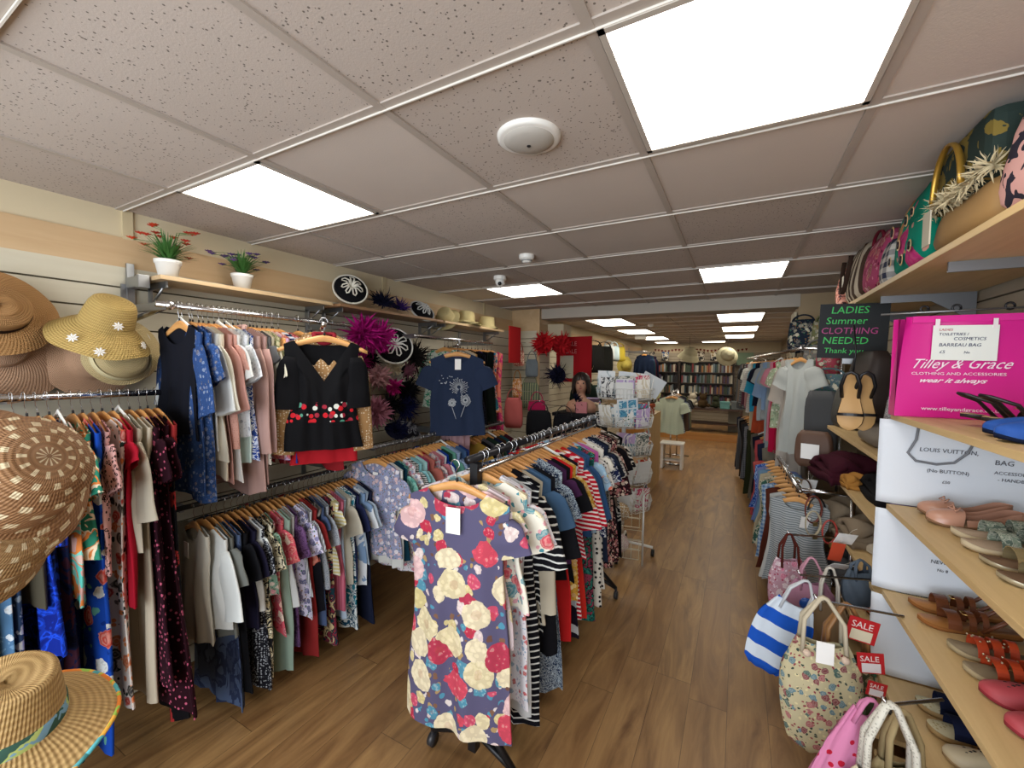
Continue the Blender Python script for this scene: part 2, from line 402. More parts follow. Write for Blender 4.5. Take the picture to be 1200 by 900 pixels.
# ------------------------------------------------------------------ slatted walls
def slat_mat(name, a, b):
    n = NT(name); v = n.co(); z = n.sep(v)[2]
    c = n.mix(n.noise(n.co(scale=(1, 1, 8)), 3, 3)[0], a, b); return n.fin(c, .6)
SLATL = slat_mat('slatwall_cream', '#cfc8b4', '#bfb69f'); SLATD = pl('#5b5344', .8)
WALLC = pl('#d2c3a4', .8, 0, .06); BANDW = wood('#c2a27a', '#cfb28a', 'y', 1.2, .6)
def slatwall(mb, x, y0, y1, z0, z1, side, pitch=.1):
    """horizontal boards with dark grooves; side = +1 faces +x"""
    z = z1
    while z > z0+.01:
        za = max(z0, z-pitch+.008)
        mb.cur = 0; mb.box((x-.012 if side > 0 else x, y0, za), (x if side > 0 else x+.012, y1, z))
        z -= pitch
    mb.cur = 1
    mb.box((x-.03 if side > 0 else x+.008, y0, z0), (x-.008 if side > 0 else x+.03, y1, z1))
def slatwall_y(mb, y, x0, x1, z0, z1, pitch=.1):
    z = z1
    while z > z0+.01:
        mb.cur = 0; mb.box((x0, y, max(z0, z-pitch+.008)), (x1, y+.012, z)); z -= pitch
    mb.cur = 1; mb.box((x0, y+.008, z0), (x1, y+.03, z1))
mb = MB(); slatwall(mb, -2.59, -1.6, 13.2, 0, 2.1, 1)
mb.cur = 2; mb.box((-2.66, -1.6, 2.24), (-2.6, 13.2, H)); mb.cur = 3; mb.box((-2.66, -1.6, 2.1), (-2.59, 13.2, 2.24))
mb.cur = 2; mb.box((-2.7, -1.6, 0), (-2.62, 13.2, 2.24))
struct('wall_left', mb, [SLATL, SLATD, WALLC, BANDW])
mb = MB()
for y in (.9, 2.55, 4.1): mb.box((-2.6, y-.02, 2.235), (-2.588, y+.02, H))
struct('trim_3', mb, pl('#c9b894', .7))
SLATR = slat_mat('slatwall_taupe', '#b1a48e', '#a39682')
mb = MB(); slatwall(mb, .98, -1.6, 13.2, 0, H, -1, .1)
mb.cur = 2; mb.box((1.0, -1.6, 0), (1.08, 13.2, H)); struct('wall_right', mb, [SLATR, SLATD, WALLC])
mb = MB(); slatwall_y(mb, 13.1, -3.4, 1.4, .1, 2.1); mb.cur = 2; mb.box((-3.4, 13.13, 0), (1.4, 13.2, H)); mb.box((-3.4, 13.09, 2.1), (1.4, 13.14, H))
struct('wall_back', mb, [SLATR, SLATD, WALLC])
# pillars carrying the beam
mb = MB(); slatwall_y(mb, 4.78, -2.6, -2.21, 0, 2.1); slatwall(mb, -2.2, 4.8, 5.1, 0, 2.1, 1); mb.cur = 2; mb.box((-2.58, 4.8, 0), (-2.215, 5.1, H)); mb.box((-2.6, 4.78, 2.1), (-2.2, 4.82, H))
mb.box((-2.235, 4.765, 0), (-2.2, 4.79, H))
struct('pillar_1', mb, [SLATL, SLATD, BANDW])
mb = MB(); mb.box((-2.2, 5.02, 2.05), (-1.98, 5.3, 2.2)); struct('trim_4', mb, pl('#cfc2a6', .8))
mb = MB(); mb.box((.49, 4.84, 0), (.98, 5.1, H)); mb.cur = 1; mb.box((.455, 4.83, 1.7), (.475, 5.1, 2.2)); struct('pillar_2', mb, [pl('#b39c7a', .7), pl('#d8cdae', .7)])
# front wall behind the viewer: glazed shop window
mb = MB(); mb.box((-2.7, -1.66, 0), (1.08, -1.6, .5)); mb.box((-2.7, -1.66, 2.2), (1.08, -1.6, H)); struct('wall_front', mb, WALLC)
mb = MB()
for x in (-2.68, -1.4, -.1, 1.0): mb.box((x, -1.66, .5), (x+.06, -1.6, 2.2))
struct('window_1', mb, WHITEP)

def area(name, loc, rot, sx, sy, e, col=(1, 1, 1)):
    l = bpy.data.lights.new(name, 'AREA'); l.shape = 'RECTANGLE'; l.size = sx; l.size_y = sy; l.energy = e; l.color = col
    o = bpy.data.objects.new(name, l); COL.objects.link(o); o.location = loc; o.rotation_euler = rot; return o
area('daylight', (-.6, -1.5, 1.5), (PI/2, 0, 0), 3.2, 1.6, 95, (.86, .93, 1))
# ------------------------------------------------------------------ hangers and garments
def hz(x):  # height of the hanger's shoulder line under the rail centre
    return -.062 - .078*(min(abs(x), .22)/.22)**1.35
def hanger_meshes():
    m = MB(); n = 14; rings = []
    for i in range(n+1):
        x = -.215+.43*i/n; z = hz(x); hgt = .034-.016*abs(x)/.215; th = .0075 if 0 < i < n else .004
        yc = .012*(1-(abs(x)/.215)**2)
        rings.append([(x, yc-th, z-hgt), (x, yc+th, z-hgt), (x, yc+th*1.1, z-hgt*.3), (x, yc+th*.5, z), (x, yc-th*.5, z), (x, yc-th*1.1, z-hgt*.3)])
    m.rings(rings); me = m.mesh('hanger_wood', WOODH)
    k = MB(); P = []
    for i in range(11):
        a = math.radians(-60+250*i/10); P.append((.019*math.cos(a)*1.0, 0, .004+.019*math.sin(a)))
    P = [(.003, .012, -.07), (.003, .008, -.04), (.003, .002, -.026)] + P
    k.tube(P, .0019, 6); kme = k.mesh('hanger_hook', CHROME)
    c = MB(); c.tube([(.003, .012, -.066), (.003, .011, -.052)], .006, 8); cme = c.mesh('size_cap', BLACKM)
    w_ = MB()
    w_.tube([(-.205, 0, -.2), (-.2, 0, -.145), (-.1, 0, -.09), (-.02, 0, -.06), (0, 0, -.05), (.02, 0, -.06), (.1, 0, -.09), (.2, 0, -.145), (.205, 0, -.2)], .006, 8, flat=1.3)
    wme = w_.mesh('hanger_plastic', gloss('#e8e8e4', .35))
    return me, kme, cme, wme
HME = hanger_meshes()
def hanger(x, y, z, rz, where, plastic=False, s=1.0):
    nm = 'plastic_hanger' if plastic else 'wooden_hanger'
    t = mkobj(nm, HME[3] if plastic else HME[0], None, (x, y, z), (0, 0, rz))
    t['category'] = 'hanger'
    t['label'] = ('white plastic hanger on ' if plastic else 'curved varnished wooden hanger on ')+where
    t['group'] = ('plastic hangers on ' if plastic else 'wooden hangers on ')+where
    t.scale = (s*(.97 if s > .9 else 1), s, s)
    mkobj('hook', HME[1], t)
    if not plastic: mkobj('size_cap', HME[2], t)
    return t

def body_mesh(seed, L, sh=.2, hem=.22, waist=.9, T=.018, neck=.085, dipf=.09, dipb=.02, A=.008, folds=5, vneck=False, nu=22, nv=20, tier=0, wav=.0, mat=None, rnd_hem=.0, strap=False, skew=0.0, z0=0.0):
    r = random.Random(seed); ph = [r.uniform(0, 6.28) for _ in range(6)]; k1 = folds*r.uniform(.8, 1.2); k2 = folds*1.9*r.uniform(.8, 1.2)
    S = [math.sin(-PI/2+PI*i/nu) for i in range(nu+1)]
    def top(s, front):
        x = abs(s)*sh; z = hz(x)+.006
        if x < neck:
            q = x/neck; dip = dipf if front else dipb
            z = hz(neck)+.006 - dip*((1-q) if vneck and front else math.sqrt(max(0, 1-q*q)))
        elif strap:
            pass
        return z
    def half(v):
        zz = v*L
        if zz < .14: h = sh + (.93*sh*waist/.9-sh)*(zz/.14)*.5
        else:
            q = (zz-.14)/(L-.14+1e-6); mid = sh*waist
            h = mid + (hem-mid)*q**1.25 if L > .3 else mid
            h += -.012*math.sin(PI*min(1, q*1.6))*(waist < .95)
        return h
    def pt(s, v, side):
        h = half(v); front = side < 0
        zt = top(s, front); zb = -(L+.08) - wav*math.cos(s*3.1)*.0 - rnd_hem*math.sin(s*4+ph[4])
        # top fades from the shoulder line to the hem
        z = zt*(1-v)+zb*v
        th = max(T*(.6+.6*min(1, v*3))*math.sqrt(max(0, 1-s*s*.96)), .0075 if v < .12 and abs(s) < .985 else 0)
        amp = A*min(1, v*1.6+.05)
        f = amp*(math.sin(k1*s*1.6+ph[0]+v*1.5)+.55*math.sin(k2*s*1.6+ph[1]-v*2.2))
        f2 = amp*.5*math.sin(k2*s*1.3+ph[2]+v*3)
        y = side*(th+f2*.4)+f
        if tier and v > .35: y += side*.004*math.sin(v*40)
        x = s*h + skew*v + .006*math.sin(v*9+ph[3])*abs(s)
        return (x, y, z+z0)
    m = MB(); rings = []
    for j in range(nv+1):
        v = (j/nv)
        ring = [pt(S[i], v, -1) for i in range(nu+1)]+[pt(S[i], v, 1) for i in range(nu-1, 0, -1)]
        rings.append(ring)
    m.rings(rings, True, False, False); return m
def sleeve_mesh(seed, kind, side, sh, T):
    r = random.Random(seed*7+side); m = MB()
    L, dx, r0, r1 = {'short': (.17, .42, .082, .085), 'cap': (.09, .6, .07, .07), 'elbow': (.3, .26, .08, .085), 'long': (.5, .1, .075, .05), 'drop': (.26, .06, .06, .065), 'bell': (.3, .25, .07, .11), 'flutter': (.13, .3, .07, .085)}[kind]
    d = Vector((side*dx, 0, -1)).normalized(); p0 = Vector((side*(sh-.03), 0, hz(sh)-.055)); a = Vector((d.z*-1*side, 0, d.x*side)); a = Vector((-d.z, 0, d.x))*side
    rings = []; N = 8; ph = r.uniform(0, 6); n = 14
    for i in range(N+1):
        v = i/N; c = p0+d*L*v; w_ = (r0+(r1-r0)*v)*(.55 if i == 0 else (.85 if i == 1 else 1)); th = T*(1.0+.15*math.sin(v*9+ph))
        c = c+Vector((0, .004*math.sin(v*7+ph), 0))
        ring = []
        for k in range(n):
            t = 2*PI*k/n
            off = a*(w_*math.cos(t)) + Vector((0, th*math.sin(t)+.004*math.sin(3*math.cos(t)*2+ph+v*3), 0))
            ring.append(c+off)
        rings.append(ring)
    m.rings(rings, True, True, False); return m
TAGM = gloss('#f2f0ec', .6)
def garment(name, cat, label, mat, loc, rz, L=.6, sleeve=None, group=None, seed=0, T=.014, hem=None, sh=.195, collar=None, tagon=False, placket=None, sleeve_mat=None, flip=1, **kw):
    hem = hem if hem is not None else sh*1.1
    m = body_mesh(seed, L, sh=sh, hem=hem, T=T, **kw)
    o = m.build(name, mat, None, loc, (0, 0, rz)); tag(o, label, cat, group)
    if sleeve:
        for sd in (-1, 1): sleeve_mesh(seed, sleeve, sd, sh, T*.9).build('sleeve', sleeve_mat or mat, o)
    if collar:
        c = MB(); nk = kw.get('neck', .085); c.tube([(nk*math.cos(a)*1.0, -.006-.012*math.sin(a)*0+(.012 if math.sin(a) > 0 else -.012)*abs(math.sin(a)), hz(nk)+.012-(.05*abs(math.sin(a)) if math.sin(a) < 0 else .0)) for a in [2*PI*i/16 for i in range(17)]], .011, 6)
        c.build('collar', collar if not isinstance(collar, bool) else mat, o)
    if placket:
        c = MB(); c.box((-.014, -T-.012, -L-.06), (.014, -T-.008, -.16)); c.build('button_placket', placket, o)
    if tagon:
        c = MB(); c.box((-.022, -T-.016, -.22), (.022, -T-.014, -.15)); c.build('price_tag', TAGM, o)
    return o

def fill_rail(specs, x, y0, y1, z, where, order='near', sgn=1, hang_where=None, T=None, jitter=.07, plastic_at=(), names=ORD, tmax=.024, x1=None, rz0=0):
    """one garment and one hanger per entry, spaced along a rail that runs away from the viewer"""
    n_ = len(specs); dy = (y1-y0)/max(1, n_-1)
    for i, s in enumerate(specs):
        desc, cat, mat, L, sl = s[:5]; kw = dict(s[5]) if len(s) > 5 else {}
        y = y0+dy*i+R.uniform(-.1, .1)*dy; rz = rz0+R.uniform(-jitter, jitter); xx = x+R.uniform(-.012, .012)
        lab = '%s, %s along the %s' % (desc, ORD[i], where)
        if x1 is not None: xx += (x1-x)*i/max(1, n_-1)
        t = min(tmax, dy*.55) if T is None else T
        name = cat.replace(' ', '_').replace('-', '_')
        if 'scale' in kw: kw.pop('scale')
        nk = kw.pop('neck', R.uniform(.07, .1))
        df = kw.pop('dipf', R.uniform(.05, .1))
        A_ = kw.pop('A', t*.72); kw.setdefault('rnd_hem', R.uniform(-.02, .02))
        garment(name, cat, lab, mat, (xx, y, z), rz, L, sl, 'garments on the '+where, seed=R.randint(0, 9999), T=t*.8, neck=nk, dipf=df, A=A_, tagon=R.random() < .25, nu=16, nv=14, **kw)
        hg = hanger(xx, y, z, rz, 'the '+(hang_where or where), plastic=(i in plastic_at or R.random() < .06)); hg.scale.x = min(.86, kw.get('sh', .2)/.2*.86); hg.scale.y = .6

# --- wall rails on the window side (x = -2.2)
def wall_rail(name, label, x, y0, y1, z, wall=-2.59, m=CHROME, arms=None):
    t = thing(name, label, 'clothes rail', (x, y0, z))
    k = MB(); k.tube([(0, -.03, 0), (0, y1-y0+.03, 0)], .0125, 12); k.build('rail', m, t)
    for ya in (arms if arms is not None else (0, y1-y0)):
        k = MB(); k.box((wall-x, ya-.008, -.02), (.0, ya+.008, .014)); k.build('arm', STEEL, t)
        k = MB(); k.box((wall-x, ya-.014, -.09), (wall-x+.012, ya+.014, .12)); k.build('upright_strip', STEEL, t)
    return t
# upper rail
UP = [
 ('black and navy sleeveless top','top', pl('#14161f'), .5, None, {'sh': .15, 'hem': .17}),
 ('mid-blue denim shirt dress with faint floral print','dress', fl('#2f4a7c', ['#3d5c92','#56749f','#243a66'], 40, .35, ('#41619a','#2a4273')), .74, 'elbow'),
 ('denim-blue floral tunic','tunic', fl('#2d4878', ['#4b6a9b','#22365f'], 45, .4, ('#41619a',)), .78, 'short'),
 ('white gauze blouse with loose sleeves','blouse', pl('#d9dbd9'), .55, 'elbow'),
 ('ivory linen tunic','tunic', pl('#d8d2c2'), .62, 'elbow'),
 ('cream sleeveless blouse','blouse', pl('#d5c8b2'), .68, None),
 ('dusty pink tunic with lace hem','tunic', pl('#b98a80'), .72, 'elbow'),
 ('salmon pink lace blouse','blouse', dt('#c49486', '#b07f72', 120, .3), .56, 'short'),
 ('white cotton top with short sleeves','top', pl('#dcdcd8'), .72, 'short'),
 ('white blouse printed with small grey sprigs','blouse', fl('#d8dade', ['#8f98aa','#b0b6c2'], 40, .3, ('#c0c5cc',)), .5, 'short'),
 ('pale aqua cotton top','top', pl('#c9dcd4'), .64, 'cap'),
 ('blue and white rose print blouse','blouse', sp(['#2b4690','#e2e4ea','#2b4690','#c3cbe0'], 26, 2), .62, None),
 ('plain dusky pink long-sleeved shirt','shirt', pl('#b39189'), .8, 'long', {'collar': True}),
 ('mauve pink crepe shirt with buttoned cuffs','shirt', pl('#b7948e'), .76, 'long'),
 ('speckled black and cream top','top', dt('#d9d2c4','#26242a', 90, .35), .68, None),
 ('grey satin short-sleeved top','top', pl('#5b5b5c'), .5, 'cap'),
 ('cream short-sleeved blouse with wide sleeve','blouse', pl('#ded9c4'), .6, 'short'),
 ('olive leaf print blouse','blouse', sp(['#b8b08a','#6c7a4d','#d0c8a0'], 30), .55, 'cap'),
 ('orange, pink and lilac floral blouse','blouse', fl('#d7b6a6', ['#c4532f','#b77fb4','#d28a35','#a93b48'], 18, .55, ('#f0e3da','#7c3b52')), .62, 'short'),
 ('pink and orange peony print tunic','tunic', fl('#e0c3bb', ['#c6604a','#bb87b6','#c63d52'], 17, .55, ('#e9dccb','#8c3a55')), .66, 'short'),
 ('navy and white striped jersey top','top', st('#23305e','#dddde2', .022), .52, 'short'),
 ('royal blue plain tunic','tunic', pl('#1f3f9b'), .68, None),
 ('crimson floral blouse','blouse', fl('#9d2433', ['#d8c3b8','#c93a4a'], 22, .4), .7, 'cap'),
]
wall_rail('clothes_rail', 'chrome wall rail under the plant shelf, packed with blouses', -2.2, .88, 1.84, 1.9)
fill_rail(UP, -2.2, .925, 1.38, 1.9, 'upper wall rail', plastic_at=(8, 10))
# shadowed pieces behind the black blouse
UP2 = [
 ('beige spotted blouse with crossover neck','blouse', dt('#b08a5e','#e2d5bd', 70, .3), .62, 'long', {'vneck': True}),
 ('grey marl long top','top', pl('#73747c'), .66, 'short'),
 ('scarlet jersey top','top', pl('#a72a30'), .78, None),
 ('black and cream print blouse','blouse', sp(['#1c1b20','#cfc6b8','#1c1b20'], 30), .6, 'short'),
]
fill_rail(UP2, -2.2, 1.5, 1.72, 1.9, 'short rail behind it', tmax=.012)

# near rail
NEAR = [
 ('blue and ochre pansy print dress','dress', fl('#1d2136', ['#5a74b8','#b8a060','#2c3a6e','#8c94bc'], 24, .5), 1.1, 'cap'),
 ('black and white zigzag dress','dress', st('#17171b','#c9c9c6', .022, 'z', .55, .05), 1.15, None),
 ('peach and black striped dress','dress', st('#c98672','#e3b8a0', .09, 'z', .4), 1.15, None),
 ('ivory dress with big red poppies','dress', fl('#d8cfc2', ['#b21f28','#a51c25','#2a1a20'], 15, .5, ('#1d1b22','#8c1c26')), 1.1, None),
 ('coral pink crinkle top with tie sleeves','top', pl('#e0455a'), .62, 'flutter'),
 ('black foliage print dress','dress', sp(['#16181c','#16181c','#b8b5a8','#34544e'], 24), 1.1, 'short'),
 ('pale blue dress with white flowers','dress', fl('#4c7297', ['#d5dde2','#c0cdd8'], 24, .36, ('#6a8fb0',)), 1.15, None),
 ('slate blue dress with white leaf print','dress', fl('#33496c', ['#c8cfd6','#5e7697'], 18, .35, ('#8fa0b4',)), 1.18, None),
 ('dark olive shirt','shirt', pl('#4a4538'), .6, 'short'),
 ('royal blue ruffled dress with long hem','dress', sp(['#0c1e74','#123098','#1a45c8','#0e2480'], 16, 2), .76, 'elbow', {'hem': .24}),
 ('cobalt and navy leaf print dress','dress', sp(['#0b1440','#0b1440','#1c3fae'], 22), 1.0, 'elbow'),
 ('midnight blue long dress','dress', sp(['#0b0f26','#101a3c','#3a1c2a'], 10), 1.2, 'short'),
 ('aqua, peach and tan swirl print dress','dress', sp(['#56b3a4','#b98f86','#d0793c','#79c0b0','#c9a99a'], 6, 1, 2), .62, 'flutter'),
 ('green and orange leaf blouse','blouse', sp(['#2d7f66','#d07a3c','#e2cdae','#2d7f66'], 12, 2, 1.5), .5, 'short'),
 ('royal blue trousers print dress with red and white flowers','dress', fl('#1745a6', ['#d8dcdc','#c43a30','#c9d4d8'], 12, .4, ('#5a9a8c','#0f3384')), 1.22, None),
 ('pink and brown leopard print blouse','blouse', lp('#d7a5a0','#2a1a1a', 70), .56, 'short'),
 ('ivory dress with orange and black leaves','dress', fl('#dcd3cc', ['#cf6b34','#b8362e','#17181c'], 17, .42, ('#20342c','#e0894c')), 1.1, None),
 ('ruby red frilled top','top', pl('#a5172b'), .72, 'cap'),
 ('stone linen blouse with rolled sleeves','blouse', pl('#b9b09d'), .52, 'elbow'),
 ('long cream linen dress','dress', pl('#c6bba6'), 1.14, None),
 ('maroon dress dotted with pink flecks','dress', dt('#260a16','#b0526c', 44, .26, .8), 1.05, 'short', {'hem': .33}),
 ('long maroon dress with pink flecks','dress', dt('#240812','#b0526c', 46, .26, .8), 1.18, 'short', {'hem': .36}),
 ('black maxi dress with coral hem flowers','dress', sp(['#0e0c10','#0e0c10','#101114','#a13232'], 7), 1.26, None),
]
wall_rail('clothes_rail', 'chrome wall rail below the straw hats, packed with long dresses', -2.2, .12, .83, 1.52, arms=(.0, .3))
fill_rail(NEAR, -2.18, .2, .83, 1.52, 'dress rail', plastic_at=(18,), hang_where='dress rail below the straw hats')

# lower rail
LOW = [
 ('off-white slip top with thin straps','top', pl('#c3beb0'), .52, None, {'sh': .15}),
 ('white puff-sleeved cotton blouse','blouse', pl('#d6d8d4'), .46, 'elbow'),
 ('grey crochet-edged blouse','blouse', pl('#6d6f6a'), .5, 'short'),
 ('faded denim long skirt dress','dress', sp(['#39445f','#2a3450','#4b5a78'], 8), .86, None),
 ('black jersey dress','dress', pl('#121216'), .8, 'short'),
 ('midnight navy T-shirt','top', pl('#1c1a2e'), .5, 'short'),
 ('white trimmed top','top', pl('#d8dad8'), .42, 'cap'),
 ('grey and black speckled dress','dress', dt('#1a1b22','#a9adb4', 95, .36), .84, 'short'),
 ('black and cream sketched flower blouse','blouse', sp(['#17161a','#cbbf9c','#17161a','#ded6bb'], 18, 3), .8, 'short'),
 ('green and pink floral top','top', fl('#86a894', ['#d98a9c','#e8d4c8','#5c7c68'], 30, .42), .4, 'short'),
 ('coral and cream rose print blouse','blouse', fl('#d35a68', ['#e8b8a8','#c5283e','#b4405a','#e9d2bf'], 20, .5, ('#a8324a','#dfae9c')), .62, 'short'),
 ('sage green linen dress','dress', pl('#8fa394'), .84, None),
 ('white vest top','top', pl('#d5d8da'), .5, None),
 ('purple speckled tunic','tunic', sp(['#5a3d66','#6e4f78','#47304f'], 40), .72, 'short'),
 ('lilac and navy floral blouse','blouse', fl('#cfc9de', ['#34407c','#6c6aa4'], 32, .45), .6, 'short'),
 ('grey and white narrow striped shirt','shirt', st('#8d9096','#cfd2d4', .012, 'x'), .5, 'short'),
 ('brick red sleeveless dress','dress', pl('#8e2a2a'), .86, 'short'),
 ('black top with large orange poppy','top', fl('#15151c', ['#e0664e','#15151c','#15151c'], 7, .3, ('#15151c',)), .62, None),
 ('slate blue jersey top','top', pl('#4a5a7c'), .7, 'cap'),
 ('grey dotted short-sleeved blouse','blouse', dt('#9fa4ab','#5d6470', 120, .33), .5, 'short'),
 ('dark teal print dress','dress', sp(['#1c3a44','#8e3040','#142530','#c9b488'], 20), .84, None),
 ('yellow and white striped blouse','blouse', st('#d8c98a','#e3e0d2', .02), .46, 'cap'),
 ('pink pleated sleeveless tunic','tunic', st('#b0566a','#c46c80', .02, 'x'), .68, None),
 ('pale blue long tunic','tunic', pl('#b0c1d2'), .74, None),
 ('cream knitted top','top', pl('#c9c3b1'), .56, 'short'),
 ('tropical leaf print dress in teal and white','dress', sp(['#2a7a8c','#dfe6e4','#1c4c68','#dfe6e4'], 16, 3), .84, None),
 ('navy blue plain top','top', pl('#242a4c'), .56, 'short'),
 ('white shirt fading to blue at the hem','shirt', sp(['#dce0e4','#dce0e4','#7c97b8'], 6), .62, 'short'),
 ('pale blue short-sleeved shirt','shirt', pl('#b6c6d4'), .5, 'short'),
 ('navy long trouser dress','dress', pl('#1c2238'), .86, None),
]
wall_rail('clothes_rail', 'lower black wall rail under the blouses, filled with tops', -2.2, .93, 1.8, .99, m=gloss('#4a4a4c', .3, .8))
fill_rail(LOW, -2.16, .96, 1.82, .99, 'lower wall rail')

# next bay
BAY = [
 ('lilac grey floral blouse','blouse', fl('#8c92b0', ['#c9a9b0','#d7d2dc','#6a6f98'], 34, .45), .58, 'short'),
 ('white pleated long blouse','blouse', pl('#d2d2cc'), .64, None, {'folds': 9}),
 ('deep teal sleeveless top','top', pl('#123a4c'), .62, None),
 ('mint green patterned top','top', sp(['#6fb0a2','#8ec6b8','#57988c'], 24), .46, 'short'),
 ('white and pink small floral dress','dress', fl('#d8d2d6', ['#c46a84','#7c8cb0'], 36, .42), .72, 'cap'),
 ('black and white fine striped top','top', st('#26262a','#d6d6d2', .012), .52, 'short'),
 ('aqua long tunic','tunic', pl('#7fb3b8'), .72, 'cap'),
 ('pale turquoise shirt','shirt', pl('#9cc2c2'), .6, 'elbow'),
 ('cerise pink top','top', pl('#a84468'), .76, None),
 ('terracotta jersey top','top', pl('#a05a50'), .48, 'short'),
 ('scarlet straight dress','dress', pl('#94141f'), .7, None),
 ('rose and grey patterned blouse','blouse', sp(['#b0606a','#8a8e96','#c8b4b0'], 26), .5, 'short'),
 ('pink linen top','top', pl('#b8707c'), .5, 'cap'),
 ('white cotton shirt','shirt', pl('#d0d4da'), .48, 'short'),
 ('bright royal blue frilled top','top', pl('#1a3f9e'), .42, 'cap'),
 ('dark green long top','top', pl('#1c3c30'), .6, None),
 ('green and navy trimmed shirt','shirt', pl('#5f9a88'), .46, 'short'),
 ('pale chambray checked shirt','shirt', ck('#7488a8','#93a6c0', .012), .42, 'short'),
 ('soft blue denim blouse','blouse', pl('#7286a4'), .44, 'short'),
 ('mid-blue denim shirt','shirt', pl('#3f5a80'), .46, 'short'),
 ('navy shirt with cobalt hem','shirt', pl('#23366c'), .5, 'short'),
]
wall_rail('clothes_rail', 'long wall rail in the next bay beside the brick-coloured tops', -2.0, 1.88, 2.62, 1.13, m=gloss('#6a6a6c', .3, .8))
fill_rail(BAY, -1.98, 1.86, 2.6, 1.13, 'second bay rail')
FARL = [('ochre yellow folded knit','top', pl('#b08c3c'), .5, 'short')]+[(a, 'top', pl(c_), .5, 'short') for a, c_ in (('black jersey top','#16161a'),('grey top','#5c5c60'),('dark green top','#26382c'),('navy blouse','#1c2444'),('brown top','#4c3828'),('teal top','#2c5860'),('burgundy top','#54202c'),('cream top','#bdb49c'))]
wall_rail('clothes_rail', 'further low wall rail behind the central rack', -2.0, 2.85, 3.5, 1.1, m=gloss('#6a6a6c', .3, .8))
fill_rail(FARL, -2.0, 2.9, 3.45, 1.1, 'third bay rail')

# upper rail of the far bay, dark swim and evening pieces
UPF = [
 ('cream and green leaf blouse','blouse', sp(['#c9cfc0','#3a8c68','#c9cfc0'], 14), .5, 'short'),
 ('white print blouse','blouse', sp(['#d0d0c8','#8c9088'], 30), .5, 'short'),
 ('grey lace blouse','blouse', pl('#8c8880'), .55, 'short'),
 ('ivory top','top', pl('#c8c0ac'), .5, 'cap'),
 ('brown patterned blouse','blouse', sp(['#b88c4c','#7c5428','#d8c090'], 30), .5, 'cap'),
 ('black evening top','top', pl('#0e0e12'), .66, None),
 ('black sequinned top','top', dt('#0c0c10','#2c2c4c', 120, .3), .7, None),
 ('navy swimsuit','swimsuit', pl('#1a1a50'), .6, None, {'sh': .13}),
 ('black halter top','top', pl('#0e0f12'), .72, None, {'sh': .15}),
 ('dark forest green top','top', pl('#141c18'), .66, None),
 ('black swimsuit','swimsuit', pl('#101014'), .66, None, {'sh': .13}),
 ('turquoise patterned swimsuit','swimsuit', sp(['#2b7fa8','#d06a4c','#1c4c7c'], 16), .44, None, {'sh': .13}),
 ('orange and teal swimsuit','swimsuit', sp(['#cc6c44','#e0b0a0','#2c6c7c'], 12), .6, None, {'sh': .13}),
 ('coral and cerise swimsuit','swimsuit', sp(['#d77a66','#c03468','#d77a66'], 5), .78, None, {'sh': .15}),
]
wall_rail('clothes_rail', 'chrome wall rail below the straw hats shelf, with dark swimwear', -2.2, 2.5, 3.6, 1.88, arms=(0, 1.1))
fill_rail(UPF, -2.2, 2.84, 3.6, 1.87, 'swimwear rail', tmax=.03)

# black blouse with embroidered band facing the shop
EMB = NT('embroidered_black'); v = EMB.co(); x_ = EMB.sep(v)
band = EMB.mth('MULTIPLY', EMB.mth('GREATER_THAN', x_[2], -.50), EMB.mth('LESS_THAN', x_[2], -.40))
vo = EMB.voro(v, 32); msk = EMB.mth('MULTIPLY', band, EMB.mth('LESS_THAN', vo['Distance'], .42))
cc = EMB.ramp(EMB.sep(vo['Color'])[0], [(0, '#c4222c'), (.35, '#c4222c'), (.5, '#4f8c78'), (.65, '#d8dad0'), (.8, '#9c2c3c')])
EMBM = EMB.fin(EMB.mix(msk, '#0c0c0f', cc), .8)
def hang_out(name, cat, label, mat, loc, rz, L, sleeve, where, **kw):
    o = garment(name, cat, label, mat, loc, rz, L, sleeve, nu=34, nv=30, **kw)
    hanger(loc[0], loc[1], loc[2], rz, where); return o
RB = 1.15
hang_out('blouse', 'blouse', 'black V-neck blouse with embroidered flower band, facing out from the upper rail', EMBM, (-1.84, 1.40, 1.86), .92, .56, 'drop', 'the face-out arm holding the black blouse', seed=3, T=.03, vneck=True, dipf=.2, neck=.13, A=.008, sh=.175, hem=.185, waist=.82, sleeve_mat=pl('#0f0f12'))
garment('blouse', 'blouse', 'beige blouse with white dots showing inside the black V neck', dt('#a27c52', '#dccdb2', 80, .32), (-1.87, 1.425, 1.865), .92, .52, 'long', seed=8, T=.012, neck=.05, dipf=.03, collar=pl('#7a1c28'), sh=.17)
garment('top', 'top', 'red camisole hem showing beneath the black embroidered blouse', pl('#b8222c'), (-1.93, 1.47, 1.865), .92, .66, None, seed=12, T=.014, neck=.08, dipf=.05, sh=.14, hem=.165)
garment('top', 'top', 'grey jersey top hanging just behind the black blouse', pl('#5d5c66'), (-1.97, 1.50, 1.865), .92, .615, None, seed=13, T=.014, neck=.08, dipf=.05, sh=.17, hem=.19)
def faceout(nm_, label, p0, p1, z):
    t = thing('faceout_prong', label, 'display prong', (p0[0], p0[1], z)); k = MB()
    k.tube([(0, 0, 0), (p1[0]-p0[0], p1[1]-p0[1], 0)], .008, 8); k.build('arm', CHROME, t)
    k = MB(); k.ball((p1[0]-p0[0], p1[1]-p0[1], .006), .014, 6); k.build('end_stop', CHROME, t)
faceout('display_arm', 'short chrome arm that carries the black embroidered blouse', (-2.2, 1.64), (-1.82, 1.385), 1.842)

